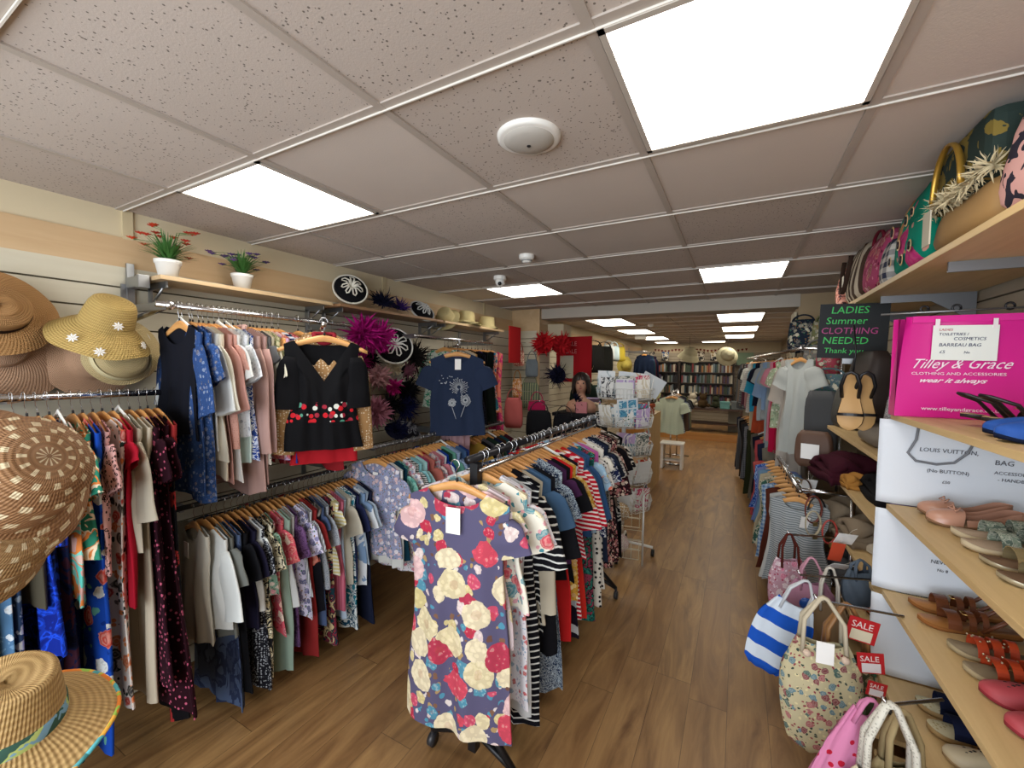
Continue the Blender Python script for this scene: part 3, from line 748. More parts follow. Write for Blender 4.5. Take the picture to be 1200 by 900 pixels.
# navy T-shirt with dandelions
TN = pl('#27324a')
tee = hang_out('t_shirt', 't-shirt', 'navy T-shirt printed with white dandelions, facing out above the second bay', TN, (-1.87, 2.58, 1.82), .66, .62, 'short', 'the face-out arm holding the navy T-shirt', seed=5, T=.025, neck=.1, dipf=.07, A=.007, sh=.2, hem=.21, waist=.95)
pr = MB()
def dand(mb, cx, cz, r_, n_=26):
    q = random.Random(int(cz*1000))
    for k in range(n_):
        a = 2*PI*k/n_; rr = r_*q.uniform(.7, 1)
        mb.tube([(cx+.2*r_*math.cos(a), -.0, cz+.2*r_*math.sin(a)), (cx+rr*math.cos(a), -.0, cz+rr*math.sin(a))], .0015, 4)
        mb.ball((cx+rr*math.cos(a), 0, cz+rr*math.sin(a)), .004, 4)
dand(pr, .01, -.33, .07); dand(pr, .06, -.43, .045); dand(pr, -.04, -.45, .03)
for a, b in (((.01, -.38), (.0, -.56)), ((.06, -.46), (.02, -.57)), ((-.04, -.48), (-.01, -.57))):
    pr.tube([(a[0], 0, a[1]), (b[0], 0, b[1])], .002, 4)
q = random.Random(4)
for k in range(16): pr.ball((-.08+q.uniform(-.06, .05), 0, -.28+q.uniform(-.03, .04)), .004, 4)
pr.build('dandelion_print', pl('#c6ccd2'), tee, (0, -.036, 0)).scale = (1, .3, 1)
k = MB(); k.box((-.02, -.032, -.2), (.025, -.03, -.12)); k.build('price_tag', TAGM, tee)
garment('scarf', 'scarf', 'blush pink draped scarf hanging below the navy T-shirt', pl('#b89296'), (-1.95, 2.66, 1.82), .66, .82, None, seed=25, T=.02, neck=.04, dipf=.02, sh=.11, hem=.12, folds=11, A=.012, nu=30)
faceout('display_arm', 'short chrome arm that carries the navy dandelion T-shirt', (-2.2, 2.9), (-1.85, 2.56), 1.802)

# ------------------------------------------------------------------ central rolling rack
rk = thing('rolling_rack', 'black rolling garment rack standing free on the wood floor', 'clothes rack', (-.92, 1.38, 0))
k = MB(); k.tube([(0, -.04, 1.28), (0, 1.63, 1.28)], .016, 12); k.build('rail', gloss('#2a2a2e', .3, .6), rk)
for y in (.02, 1.56):
    k = MB(); k.box((-.018, y-.018, .06), (.018, y+.018, 1.26)); k.build('upright', BLACKM, rk)
    for s in (-1, 1):
        k = MB(); k.tube([(0, y, .30), (s*.08, y, .17), (s*.20, y-.02, .075)], .014, 8); k.tube([(0, y, .14), (s*.2, y-.02, .075)], .012, 8); k.build('foot', BLACKM, rk)
        c = MB(); c.tube([(s*.2-.012, y-.02, .028), (s*.2+.012, y-.02, .028)], .028, 14); c.tube([(s*.2, y-.02, .04), (s*.2, y-.02, .085)], .008, 8); c.build('caster', gloss('#2c2c30', .4), rk)
k = MB(); k.box((-.015, .0, .16), (.015, 1.5, .19)); k.build('base_rail', BLACKM, rk)
k = MB(); k.tube([(.03, .0, 1.235), (.03, 1.52, 1.235)], .008, 8); k.build('lower_rail', CHROME, rk)

MID = [
 ('white camisole blouse with turquoise roses','blouse', fl('#e2ddce', ['#e0d2ac','#4b8c98','#c94858'], 15, .5, ('#4b8c98','#d9a0a8')), .5, 'short'),
 ('white cotton dress sprinkled with red cherries','dress', fl('#dcd8dc', ['#b4283c','#c0364c','#7c9cb8'], 34, .32, ('#8fa8c0','#c8b8c4')), .82, 'short'),
 ('plain white long dress','dress', pl('#c9ccce'), .98, None),
 ('black dress with fine white stripes','dress', st('#0e0e14','#c8c8c6', .027, 'z', .76), 1.06, None),
 ('black and white striped long-sleeved top','top', st('#101016','#d2d2ce', .03, 'z', .74, .02), .64, 'elbow'),
 ('cream long-sleeved cardigan','cardigan', pl('#b8ae9a'), .6, 'long'),
 ('denim-blue shirt with tan collar','shirt', pl('#3c5672'), .55, 'short'),
 ('black velvet jacket','jacket', pl('#131318'), .76, 'elbow'),
 ('navy and white scribble print tunic','tunic', dt('#1c2844','#b9c2cc', 62, .4), .6, 'elbow'),
 ('grey-blue and ink mottled maxi dress','dress', sp(['#20304c','#b4c2cc','#1a2640','#b4c2cc','#2a3c58'], 60, 2), 1.1, 'short'),
 ('blue and white mottled maxi dress','dress', sp(['#b4c2cc','#20304c','#c0ccd4','#26365a'], 55, 2), 1.08, None),
 ('plum purple top','top', pl('#3a1c3c'), .5, 'cap'),
 ('black sleeveless tunic','tunic', pl('#101014'), .56, 'short'),
 ('bright red vest','top', pl('#c42424'), .84, None),
 ('mustard flower print top','top', fl('#b58a35', ['#d8c590','#a87826','#c9a95c'], 40, .45, ('#8a6426',)), .68, 'short'),
 ('black and white banded dress','dress', st('#1c1422','#c0c2c4', .14, 'z', .7), .88, None),
 ('red and white striped dress with elbow sleeves','dress', st('#b4182c','#e2dcd8', .022, 'z', .6), .80, 'elbow'),
 ('red and white striped long-sleeved top','top', st('#b81a2e','#e4dedb', .022, 'z', .6), .52, 'elbow'),
 ('scarlet plain dress','dress', pl('#c02c22'), .85, None),
 ('chambray blue blouse','blouse', pl('#3d5d84'), .46, 'elbow'),
 ('dark blue denim shirt','shirt', pl('#2f4f78'), .5, 'elbow'),
 ('green, teal and black print dress','dress', sp(['#14413c','#2f7a6c','#141c20','#88384c'], 24), .92, None),
 ('pale blue top with yellow and coral flowers','top', fl('#94b4cc', ['#d2c05c','#cc5a3c','#7898b4'], 16, .4, ('#a8c4d4',)), .5, 'short'),
 ('orchid pink sleeveless top','top', pl('#b45a9a'), .5, None),
 ('white top with small grey flecks','top', dt('#d2cfca','#55555c', 60, .25), .42, 'short'),
 ('cream dress with black daisies','dress', dt('#d4cfc4','#17171c', 34, .3), .9, 'cap'),
 ('white and black dalmatian print dress','dress', dt('#d6d2ca','#121216', 30, .3), .84, None),
 ('navy and white leaf blouse','blouse', sp(['#1c2448','#c8ccd2','#1c2448'], 30), .54, 'short'),
 ('plain navy tunic','tunic', pl('#20283c'), .72, 'cap'),
 ('blue-black long shirt','shirt', pl('#1a2030'), .6, 'short'),
 ('grey and black spotted blouse','blouse', dt('#b4aca2','#1c1c20', 70, .4), .5, 'short'),
 ('rust, cream and black floral dress','dress', fl('#1c1418', ['#a4404a','#c9a898','#7c2430'], 42, .5, ('#c8b4a4','#54202c')), .8, 'short'),
 ('maroon and white floral blouse','blouse', fl('#2a1218', ['#b85a62','#d2bca8','#8c2c38'], 44, .5, ('#c8b4a4','#64242c')), .66, 'elbow'),
 ('burgundy print dress','dress', fl('#30101a', ['#9c3444','#c09088'], 46, .45), .78, None),
 ('black lace top','top', pl('#141216'), .6, 'short'),
 ('taupe jersey top','top', pl('#7c6a5c'), .5, 'cap'),
 ('zebra print blouse','blouse', st('#17171a','#d2ccc2', .03, 'z', .5, .08), .58, 'short'),
 ('long black flared skirt dress at the end','dress', pl('#0c0c0f'), .82, None, {'hem': .24}),
]
MID = [m_[:3]+(m_[3]*(1.1 if .5 < m_[3] < .95 else 1),)+m_[4:5]+(dict(m_[5] if len(m_) > 5 else {}, sh=.21),) for m_ in MID]
fill_rail(MID, -.92, 1.42, 2.95, 1.28, 'central rack')
ROSE = rose_cloth()
dr = garment('dress', 'dress', 'slate purple dress with large cream and coral roses, facing the front of the central rack', ROSE, (-.935, 1.30, 1.265), .14, .96, 'flutter', seed=21, T=.03, neck=.12, dipf=.06, dipb=.0, A=.012, sh=.215, hem=.235, waist=.92, folds=4, nu=40, nv=40)
k = MB(); k.box((-.03, -.042, -.25), (.03, -.040, -.15)); k.build('price_tag', TAGM, dr)
hanger(-.95, 1.30, 1.265, .14, 'the front of the central rack, holding the rose dress')
garment('dress', 'dress', 'pink and white lining layer hanging inside the purple rose dress', fl('#d8c6c8', ['#cf5566','#c9bb88','#b8a0a8'], 14, .45), (-.94, 1.345, 1.27), .1, .62, 'cap', seed=22, T=.012, neck=.07, dipf=.02, sh=.2)
# ------------------------------------------------------------------ shelves on the window-side wall
def bracket(parent, y, x0, x1, z, s=1):
    k = MB(); k.box((x0, y-.004, z-.03), (x1, y+.004, z)); k.box((x0, y-.004, z-.12), (x0+.03, y+.004, z-.02))
    k.tube([(x0+.02, y, z-.11), (x1-.04*s, y, z-.03)], .006, 6); return k.build('bracket', STEEL, parent)
def wall_shelf(name, label, x0, x1, y0, y1, z, m, th=.02, brs=(), s=1):
    t = thing(name, label, 'shelf', (0, 0, 0)); k = MB(); k.box((x0, y0, z-th), (x1, y1, z), None, .002); k.build('board', m, t)
    for y in brs: bracket(t, y, -2.575 if s > 0 else .965, x1-.04 if s > 0 else x0+.04, z-th, s)
    return t
wall_shelf('wall_shelf', 'pale wooden wall shelf carrying the two white flower pots', -2.585, -2.35, .93, 1.86, 2.055, PALEW, brs=(.97, 1.82))
wall_shelf('wall_shelf', 'reddish wooden wall shelf carrying the navy fascinators', -2.585, -2.33, 1.9, 3.0, 2.055, wood('#8a6647', '#9c7654', 'y', 2, .5), brs=(1.95, 2.95))
wall_shelf('wall_shelf', 'wooden wall shelf carrying the pale sun hats', -2.585, -2.33, 3.03, 4.1, 2.055, PALEW, brs=(3.08, 4.05))
t = thing('shelf_bracket', 'grey steel bracket with slotted upright at the start of the plant shelf', 'bracket', (-2.585, .9, 0))
k = MB(); k.box((0, -.014, 1.74), (.012, .014, 2.12)); k.build('slotted_upright', STEEL, t)
k = MB(); k.box((.01, -.02, 2.0), (.12, .02, 2.05), None, .004); k.box((.12, -.022, 1.995), (.15, .022, 2.055), None, .003); k.build('arm_clamp', STEEL, t)
k = MB(); k.tube([(.01, 0, 1.85), (.38, 0, 1.9)], .013, 10); k.ball((.39, 0, 1.9), .022, 8); k.build('rail_arm', CHROME, t)

def flowerpot(loc, label, cols, seed, spread=.2, hgt=.14):
    r = random.Random(seed); t = thing('potted_flowers', label, 'potted plant', loc)
    k = MB(); k.lathe([(.001, 0), (.036, 0), (.05, .07), (.054, .072), (.055, .088), (.049, .088), (.046, .07), (.001, .07)], 24); k.build('pot', WHITEP, t)
    lv = MB(); fm = MB(); stems = MB()
    for i in range(150):
        a = r.uniform(0, 6.28); l = r.uniform(.08, .17); o_ = r.uniform(.02, .13); w_ = .004
        pts = [Vector((math.cos(a)*o_*u**1.4, math.sin(a)*o_*u**1.4, .07+l*u-.05*u*u*(o_*8))) for u in (0, .3, .6, 1)]
        sdv = Vector((-math.sin(a), math.cos(a), 0)); vs = []
        for j, p in enumerate(pts): ww = w_*(1, 1.5, 1.1, .1)[j]; vs += [p-sdv*ww, p+sdv*ww]
        lv.add(vs, [(0, 1, 3, 2), (2, 3, 5, 4), (4, 5, 7, 6)])
    lv.build('leaves', pl('#3b6b2c', .6), t)
    for i in range(18):
        fm = MB(); a = r.uniform(0, 6.28); o_ = r.uniform(.03, spread); z = .07+hgt*r.uniform(.5, 1.25)
        p = [Vector((0, 0, .07)), Vector((math.cos(a)*o_*.45, math.sin(a)*o_*.45, z)), Vector((math.cos(a)*o_, math.sin(a)*o_, z+.01-.4*(o_-.1)*(o_ > .1)))]
        stems.tube(p, .0013, 4); c = p[2]
        for q in range(9):
            b = 2*PI*q/9; d = Vector((math.cos(b), math.sin(b), .35)); sd = Vector((-math.sin(b), math.cos(b), 0))
            fm.add([c, c+d*.014-sd*.007, c+d*.023, c+d*.014+sd*.007], [(0, 1, 2, 3)])
        fm.ball(c+Vector((0, 0, .002)), .005, 4); fm.build('bloom', pl(cols[i % len(cols)], .6), t)
    stems.build('stems', pl('#4a7a38', .6), t)
flowerpot((-2.45, 1.0, 2.056), 'white pot of orange-red daisies standing on the wall shelf', ['#c8321c', '#d8481f', '#b82a1a'], 3, .19)
flowerpot((-2.45, 1.345, 2.056), 'white pot of small purple flowers standing on the wall shelf', ['#5a3a86', '#402a66', '#6c4c94'], 8, .16, .11)

# ------------------------------------------------------------------ hats
def hat(label, mat, loc, rot, rc=.085, hc=.11, rb=.19, dome=.5, droop=.02, band=None, pinch=0, wave=.008, sq=1.0, extras=None, name='straw_hat', thick=.004):
    t = thing(name, label, 'hat', loc, rot)
    top = []
    for i in range(9):
        u = i/8; top.append((max(.0008, rc*dome*math.sin(u*PI/2)*1.0 if dome < 1 else rc*math.sin(u*PI/2)), hc - hc*.16*(1-math.cos(u*PI/2))))
    prof = top + [(rc*.88, hc*.72), (rc*.95, hc*.45), (rc, hc*.2), (rc*1.01, .008)]
    for i in range(1, 9):
        u = i/8; prof.append((rc*1.01+(rb-rc)*u, .004-droop*u**1.3))
    back = [(p[0]-(thick if j < 13 else 0), p[1]-thick) for j, p in enumerate(prof)]
    def ph(r, a):
        e = 0
        if r > rc*1.02: e += wave*math.sin(a*2+1)*((r-rc)/(rb-rc))+wave*.5*math.sin(a*5)*((r-rc)/(rb-rc))**2
        if pinch and r < rc*.8: e -= pinch*(math.cos(a)**2*.4+.6)*(1-(r/(rc*.8))**2)*1.0
        return e
    k = MB(); k.lathe(prof, 44, ph=ph); k.build('crown_and_brim', mat, t).scale = (1, sq, 1)
    if band:
        k = MB(); k.lathe([(rc*1.025, .006), (rc*1.035, .012), (rc*1.01, .034), (rc*.99, .036)], 40); k.build('band', band, t).scale = (1, sq, 1)
    return t
TAN = straw('#b98d58', '#8d6438', 300); PINKT = straw('#c9a283', '#a37c5e', 380); YEL = straw('#cdb06a', '#8c6f35', 170); CRM = straw('#d2bf92', '#a8905f', 300)
PALEH = straw('#d9cb9a', '#b6a36c', 260)
X = PI/2
# wall-hung hats, crowns facing out into the shop
hat('tan pinched fedora with dark band hung on the wall, at the edge of the hats', TAN, (-2.42, .44, 1.83), (0, X*.85, .1), rc=.085, hc=.115, rb=.165, band=pl('#2a1c14'), pinch=.03, sq=1.15)
hat('wide pinkish straw sun hat on the wall behind the fedora', PINKT, (-2.52, .47, 1.71), (0, X*.93, 0), rc=.09, hc=.06, rb=.23, droop=.03)
bh = hat('yellow straw bucket hat with white daisies hanging on the wall', YEL, (-2.33, .73, 1.8), (.0, .55, .2), rc=.088, hc=.13, rb=.165, droop=.075, dome=.8)
for i, (a, z, rr) in enumerate(((-1.1, -.03, .145), (-.2, .05, .095), (.6, -.02, .14), (-.5, -.045, .16), (1.3, -.02, .145))):
    k = MB(); 
    M_ = Matrix.Translation((rr*math.cos(a), rr*math.sin(a), z)) @ Matrix.Rotation(a, 4, 'Z') @ Matrix.Rotation(.9, 4, 'Y')
    for q in range(8):
        b = 2*PI*q/8; k.add([(0, 0, .006), (math.cos(b-.3)*.012, math.sin(b-.3)*.012, .004), (math.cos(b)*.02, math.sin(b)*.02, .003), (math.cos(b+.3)*.012, math.sin(b+.3)*.012, .004)], [(0, 1, 2, 3)], True, M_)
    k.build('daisy', pl('#e2e0dc'), bh)
hat('tan ridged sun hat, lowest under the yellow bucket hat', PINKT, (-2.5, .74, 1.66), (.0, X*.95, 0), rc=.09, hc=.06, rb=.165, droop=.03)
hat('beige sun hat with cream crown, in front of the ridged one', CRM, (-2.42, .80, 1.665), (.1, X*.85, .1), rc=.1, hc=.07, rb=.12, droop=.01, dome=.8, band=pl('#d3c59b'))
hat('larger beige hat brim showing behind the cream crown', CRM, (-2.53, .85, 1.70), (.0, X*.97, 0), rc=.08, hc=.04, rb=.15, droop=.01)
for lb, a, b in (('fedora', (-2.59, .44, 1.83), (-2.4, .44, 1.83)), ('wide pink sun hat', (-2.59, .47, 1.71), (-2.5, .47, 1.71)), ('yellow bucket hat', (-2.59, .73, 1.84), (-2.34, .73, 1.84)), ('ridged sun hat', (-2.59, .74, 1.66), (-2.48, .74, 1.66)), ('cream-crowned hat', (-2.59, .80, 1.665), (-2.4, .80, 1.665)), ('larger beige hat', (-2.59, .85, 1.70), (-2.52, .85, 1.70))): prong('hidden chrome peg behind the '+lb+' on the wall', a, b)
# hat stand near the viewer
t = thing('hat_stand', 'slim chrome hat stand carrying the large woven hats near the viewer', 'hat stand', (-1.56, .22, 0))
k = MB(); k.lathe([(.001, 0), (.17, 0), (.17, .012), (.03, .03), (.014, .05)], 32, cap0=False); k.build('foot', CHROME, t)
k = MB(); k.tube([(0, 0, .03), (0, 0, 1.62)], .012, 12); k.build('pole', CHROME, t)
for z, p in ((1.4, (.10, .03)), (1.22, (.09, .02)), (.97, (.22, .05))):
    k = MB(); k.tube([(0, 0, z-.04), (p[0], p[1], z)], .006, 8); k.ball((p[0], p[1], z), .014, 6); k.build('peg', CHROME, t)
W1 = straw('#ab8056', '#7c5636', 200, 1); W2 = straw('#b89464', '#8a6840', 200, 1)
hat('large brown woven hat with pale squares on its crown, upper of the pair', W1, (-1.44, .27, 1.385), (.0, 1.15, .35), rc=.125, hc=.14, rb=.19, droop=.05, dome=.62, wave=.005)
hat('second large woven hat with pale squares, below the first', W2, (-1.49, .24, 1.255), (.0, 1.3, .4), rc=.12, hc=.11, rb=.165, droop=.04, dome=.65, wave=.005)
cr = hat('crocheted straw hat with rainbow brim edge and blue ribbon, lowest near the viewer', straw('#cfae74', '#8f6c3c', 130), (-1.24, .22, .93), (.12, .2, .5), rc=.085, hc=.13, rb=.165, droop=.03, pinch=.025, dome=.85, band=sp(['#3c5c50', '#7da6c0', '#b8c878', '#3c5c50'], 12))
k = MB(); P = [(.166*math.cos(a), .166*math.sin(a), -.026+.0085*math.sin(a*2+1)+.004*math.sin(a*5)) for a in [2*PI*i/60 for i in range(61)]]
k.tube(P, .004, 6); k.build('brim_edging', sp(['#e0813a', '#e0813a', '#9cc455', '#e8b04c', '#58a8b0'], 9, 1), cr)
# sun hats on the far shelf
hat('pale yellow sun hat with bow, first on the far wall shelf', PALEH, (-2.45, 3.2, 2.1), (.9, .3, 0), rc=.08, hc=.1, rb=.13, dome=.8)
hat('pale yellow wide-brimmed hat, stacked on another in the middle of its shelf', PALEH, (-2.45, 3.52, 2.10), (0, 0.12, 0), rc=.09, hc=.11, rb=.16, droop=.01, dome=.8)
hat('pale yellow hat under the stacked wide-brimmed one', PALEH, (-2.44, 3.52, 2.075), (0, 0.05, .5), rc=.088, hc=.06, rb=.17, droop=.012, dome=.8)
hat('small cream cap-shaped straw hat, last on the far wall shelf', PALEH, (-2.44, 3.9, 2.085), (0, .1, 0), rc=.09, hc=.11, rb=.13, droop=.02, dome=.9)

# ------------------------------------------------------------------ fascinators
def feathers(n_, l0, l1, seed, w_=.006, flat=.6, curl=.5, curls=0):
    r = random.Random(seed); k = MB()
    for i in range(n_):
        d = Vector((r.gauss(0, 1), r.gauss(0, 1), r.gauss(0, 1))); d.x = abs(d.x)*flat; d = d.normalized(); L = r.uniform(l0, l1)
        sd = d.orthogonal().normalized(); sd = Matrix.Rotation(r.uniform(0, 6.28), 3, d) @ sd; c = d.cross(sd)*curl*L
        vs = []
        for j in range(6):
            u = j/5; p = d*L*u + c*u*u*r.uniform(.8, 1.2); ww = w_*math.sin(PI*min(1, u*.85+.12)); vs += [p-sd*ww, p+sd*ww]
        k.add(vs, [(2*j, 2*j+1, 2*j+3, 2*j+2) for j in range(5)])
    return k
def fascinator(label, loc, col, rot=(0, X, 0), disc=None, r=.08, n_=120, seed=1, l=(.05, .12), w_=.006, bow=None, rose=None):
    t = thing('fascinator', label, 'fascinator', loc, rot, None)
    if disc:
        k = MB(); k.lathe([(.001, .02), (r*.6, .016), (r, .0), (r*1.0, -.006), (.001, .008)], 36); k.build('disc', disc, t)
    if n_:
        f = feathers(n_, l[0], l[1], seed, w_); f.build('feathers', col, t, (0, 0, .01), (0, -X, 0))
    if bow:
        k = MB(); q = random.Random(seed)
        for i in range(7):
            a = 2*PI*i/7+.3; L = r*q.uniform(.55, .8)
            pts = [(math.cos(a+dv)*L*m, math.sin(a+dv)*L*m, .03+.03*math.sin(PI*m)) for m, dv in ((0, 0), (.5, .28), (.9, .2), (1, 0), (.9, -.2), (.5, -.28), (0, 0))]
            k.tube(pts, .006, 6, flat=.4)
        k.build('loop_bow', bow, t)
        k = MB(); k.tube([(r*math.cos(2*PI*i/40), r*math.sin(2*PI*i/40), 0) for i in range(41)], .007, 6); k.build('rim_trim', bow, t)
    if rose:
        k = MB(); 
        for i in range(5): k.lathe([(.006+.007*i, .05-.004*i), (.01+.008*i, .03-.003*i), (.004+.006*i, .01)], 14)
        k.build('rose', rose, t)
    return t
NB = pl('#12142a'); BK = pl('#0f0f13'); MG = pl('#b0187c'); IV = pl('#d9d4c6')
fascinator('black saucer hat with ivory bow and looped trim, first on its shelf', (-2.42, 2.06, 2.18), BK, (0, 1.15, -.5), BK, .115, 0, 3, bow=IV)
fascinator('navy feather fascinator in the middle of the reddish shelf', (-2.44, 2.38, 2.12), NB, (0, .3, 0), NB, .07, 150, 4, (.06, .13))
fascinator('purple-tipped feather piece beside the navy fascinator', (-2.44, 2.56, 2.11), pl('#3a2468'), (0, .3, 0), NB, .05, 70, 6, (.05, .11), .005)
fascinator('black hat with white striped bow at the end of its shelf', (-2.42, 2.82, 2.12), BK, (.2, .9, 0), BK, .11, 0, 7, bow=pl('#c9c9c6'))
fascinator('large magenta feather hatinator high on the wall', (-2.42, 2.16, 1.87), MG, (0, X, 0), MG, .09, 330, 9, (.08, .17), .009)
fascinator('second magenta feather burst joined beside the largest one', (-2.40, 2.30, 1.86), pl('#c02088'), (0, X, 0), MG, .08, 260, 10, (.07, .15), .008)
fascinator('round black hat with white loop bow hung on the wall', (-2.36, 2.42, 1.80), BK, (0, 1.25, -.55), BK, .145, 0, 12, bow=pl('#dcdcd8'))
fascinator('deep magenta feather clip behind the black V-neck blouse', (-2.45, 2.14, 1.66), pl('#8c1462'), (0, X, 0), MG, .06, 160, 13, (.05, .12))
fascinator('dark navy feather clip under the magenta burst', (-2.5, 2.28, 1.69), BK, (0, X, 0), BK, .06, 140, 14, (.06, .13))
fascinator('blush pink rose fascinator in the middle of the wall', (-2.42, 2.3, 1.56), pl('#b98a90'), (0, X, 0), pl('#b58088'), .07, 120, 15, (.05, .12), .011, rose=pl('#c2939a'))
fascinator('cream and gold small fascinator under the round black hat', (-2.42, 2.46, 1.63), pl('#b9a98c'), (0, X, 0), pl('#c9bda6'), .05, 70, 16, (.04, .09))
fascinator('dusty rose flower fascinator to the side of the navy T-shirt', (-2.42, 2.62, 1.6), pl('#8c5c6a'), (0, X, 0), BK, .05, 90, 17, (.04, .1), rose=pl('#9a5c70'))
fascinator('cerise ribbon headband in the middle of the wall', (-2.40, 2.44, 1.48), pl('#b01c70'), (0, X, 0), pl('#a8186a'), .06, 60, 18, (.04, .09), .012)
fascinator('pink tulle fascinator low on the wall beside the black blouse', (-2.36, 2.22, 1.3), pl('#b87a90'), (0, X, 0), pl('#b8808c'), .08, 200, 19, (.06, .13), .013)
fascinator('black feather fascinator low on the wall', (-2.42, 2.42, 1.32), BK, (0, X, 0), BK, .07, 190, 20, (.06, .14))
fascinator('navy blue feather fascinator lower down beside the black one', (-2.42, 2.6, 1.3), pl('#161a44'), (0, X, 0), NB, .07, 190, 21, (.05, .14))
fascinator('black veiled fascinator above the navy feathers', (-2.42, 2.62, 1.44), BK, (0, X, 0), BK, .08, 200, 22, (.06, .15))
fascinator('black and taupe feather spray behind the navy T-shirt', (-2.46, 2.74, 1.72), pl('#2a2624'), (0, X, 0), BK, .06, 220, 23, (.08, .18))
fascinator('ivory feather fascinator just above the floor-side feathers', (-2.44, 2.5, 1.54), pl('#a9a49a'), (0, X, 0), pl('#b9b2a4'), .05, 60, 24, (.04, .09))
fascinator('grey and black saucer hat lowest on the wall', (-2.35, 2.55, 1.12), pl('#2b2b34'), (0, .7, 0), pl('#26262e'), .12, 30, 25, (.05, .1), bow=pl('#8c8c94'))
fascinator('blue-black feather hat lowest of the navy group', (-2.3, 2.38, 1.14), pl('#15193a'), (0, .7, 0), NB, .09, 120, 26, (.05, .11))
t = thing('chrome_hooks', 'row of chrome hooks holding the fascinators on the slatted wall', 'wall hooks', (-2.588, 2.4, 1.5)); k = MB()
for z in (-.35, -.2, -.03, .12, .2, .36):
    for y in (-.3, -.12, .06, .24): k.tube([(0, y, z), (.15, y, z), (.165, y, z+.02)], .003, 5)
k.build('hooks', CHROME, t)

# ------------------------------------------------------------------ around the first pillar
t = thing('red_board', 'red framed board hanging at the end of the swimwear rail', 'board', (-2.3, 4.3, 1.95)); k = MB(); k.box((-.005, -.14, -.26), (.005, .14, .16)); k.build('panel', pl('#a81f22'), t)
def pouch(name, cat, label, loc, s, m, rot=(0, 0, 0), strap=None, sl=.3, hw=None):
    """soft bag: rounded body, with an optional strap loop"""
    t = thing(name, label, cat, loc, rot); w_, d, h = s; k = MB(); rings = []
    for j in range(11):
        v = j/10; q = (1-abs(2*v-1)**3)**.5 if 0 < j < 10 else .25
        ww = w_/2*(.8+.2*q)*(1-.12*v); dd = d/2*max(.15, q)*(1.1-.6*v)
        rings.append([(ww*(abs(math.cos(a))**.7)*(1 if math.cos(a) > 0 else -1)*(.93 if 0 < j < 10 else .8), dd*math.sin(a)+.004*math.sin(5*a+v*7), -h+h*v) for a in [2*PI*i/24 for i in range(24)]])
    k.rings(rings); k.build('bag_body', m, t)
    if strap:
        hw = hw or w_*.3
        for sd in (-1, 1):
            k = MB(); k.tube([(hw*math.cos(a), sd*d*.25*(1-math.sin(a)), -.02+sl*math.sin(a)) for a in [PI*i/14 for i in range(15)]], .008, 7, flat=.6); k.build('handle', strap, t)
    return t
PB = [('coral patterned cosmetic bag hanging on the first pillar','#a86458',(-2.4,4.6,1.85),(.16,.05,.2)), ('grey fabric bag on the first pillar beside the coral one','#6a737a',(-2.25,4.66,1.74),(.18,.05,.22)),
      ('orange print purse on the first pillar lower down','#c98848',(-2.42,4.6,1.5),(.14,.05,.24)),
      ('green and grey striped round bag in the middle of the pillar','#8c9070',(-2.28,4.68,1.45),(.28,.06,.32)),
      ('cerise clutch bag low on the pillar','#a4204e',(-2.1,4.5,1.25),(.24,.06,.14)), ('coral and cerise beach bag near the pillar base','#b05a58',(-2.2,4.1,1.3),(.24,.1,.34)),
      ('black shoulder bag low in front of the pillar','#17181c',(-2.0,4.35,1.15),(.34,.12,.32)), ('second black leather bag low in front of the pillar','#111217',(-1.75,4.5,1.1),(.3,.12,.3))]
for lb, c_, lc, s_ in PB: pouch('handbag', 'bag', lb, lc, s_, st(c_, '#4d5a50', .03, 'x') if 'striped' in lb else (sp([c_, '#e0c0a8', c_], 14) if 'pattern' in lb or 'print' in lb else pl(c_)), (0, 0, .3), BLACKM if 'black' in lb else pl(c_), .12); prong('thin chrome hook holding the '+lb.split(' on ')[0].split(' low ')[0].split(' in ')[0].split(' near ')[0], (lc[0], 4.78, lc[2]+.1), (lc[0], lc[1], lc[2]+.1)) if lc[0] < -2.2 else prong('thin chrome hook holding the '+lb.split(' on ')[0].split(' low ')[0].split(' in ')[0].split(' near ')[0], (-2.59, lc[1], lc[2]+.1), (lc[0], lc[1], lc[2]+.1))
RED = pl('#b81a22')
fascinator('red feathered hat high on the pillar, nearer one', (-2.12, 4.72, 1.93), RED, (X, 0, 0), RED, .12, 160, 31, (.08, .17), .012, rose=RED)
fascinator('red feathered hat on the pillar, further one', (-1.98, 4.95, 1.93), pl('#c4222a'), (X, 0, .3), RED, .12, 160, 32, (.08, .17), .012)
t = thing('red_sign', 'red sale display sign standing beside the pillar', 'sign', (-1.92, 5.25, 1.95), (0, 0, -.15)); k = MB(); k.box((-.26, -.008, -.5), (.26, .008, .1)); k.build('panel', pl('#a81c24'), t)
for i, z in enumerate((-.02, -.12)):
    text('SALE', .08, pl('#d98c8c'), t, (-.12, -.010, z), (X, 0, 0))
k = MB(); k.box((-.2, -.012, -.45), (.0, -.009, -.15)); k.build('price_list', pl('#c8c4ae'), t)
fascinator('dark navy feather fascinator in front of the red sign', (-1.92, 4.7, 1.55), NB, (X, 0, 0), NB, .1, 180, 33, (.08, .18))
t = thing('mannequin_bust', 'display head with dark bob wig and navy feather collar', 'mannequin', (-1.62, 4.7, 1.12), (0, 0, .25))
k = MB(); SK = pl('#b3846c', .6)
rings = []
for z, rx, ry, yo in ((0, .17, .09, 0), (.06, .18, .095, 0), (.12, .15, .09, 0), (.16, .07, .065, 0), (.2, .052, .055, 0), (.235, .05, .055, 0), (.25, .055, .07, -.012), (.28, .066, .085, -.012), (.32, .074, .093, -.006), (.36, .078, .096, 0), (.4, .072, .088, .004), (.435, .045, .055, .006), (.45, .01, .012, .006)):
    rings.append([(rx*math.cos(a), yo+ry*math.sin(a), z) for a in [2*PI*i/24 for i in range(24)]])
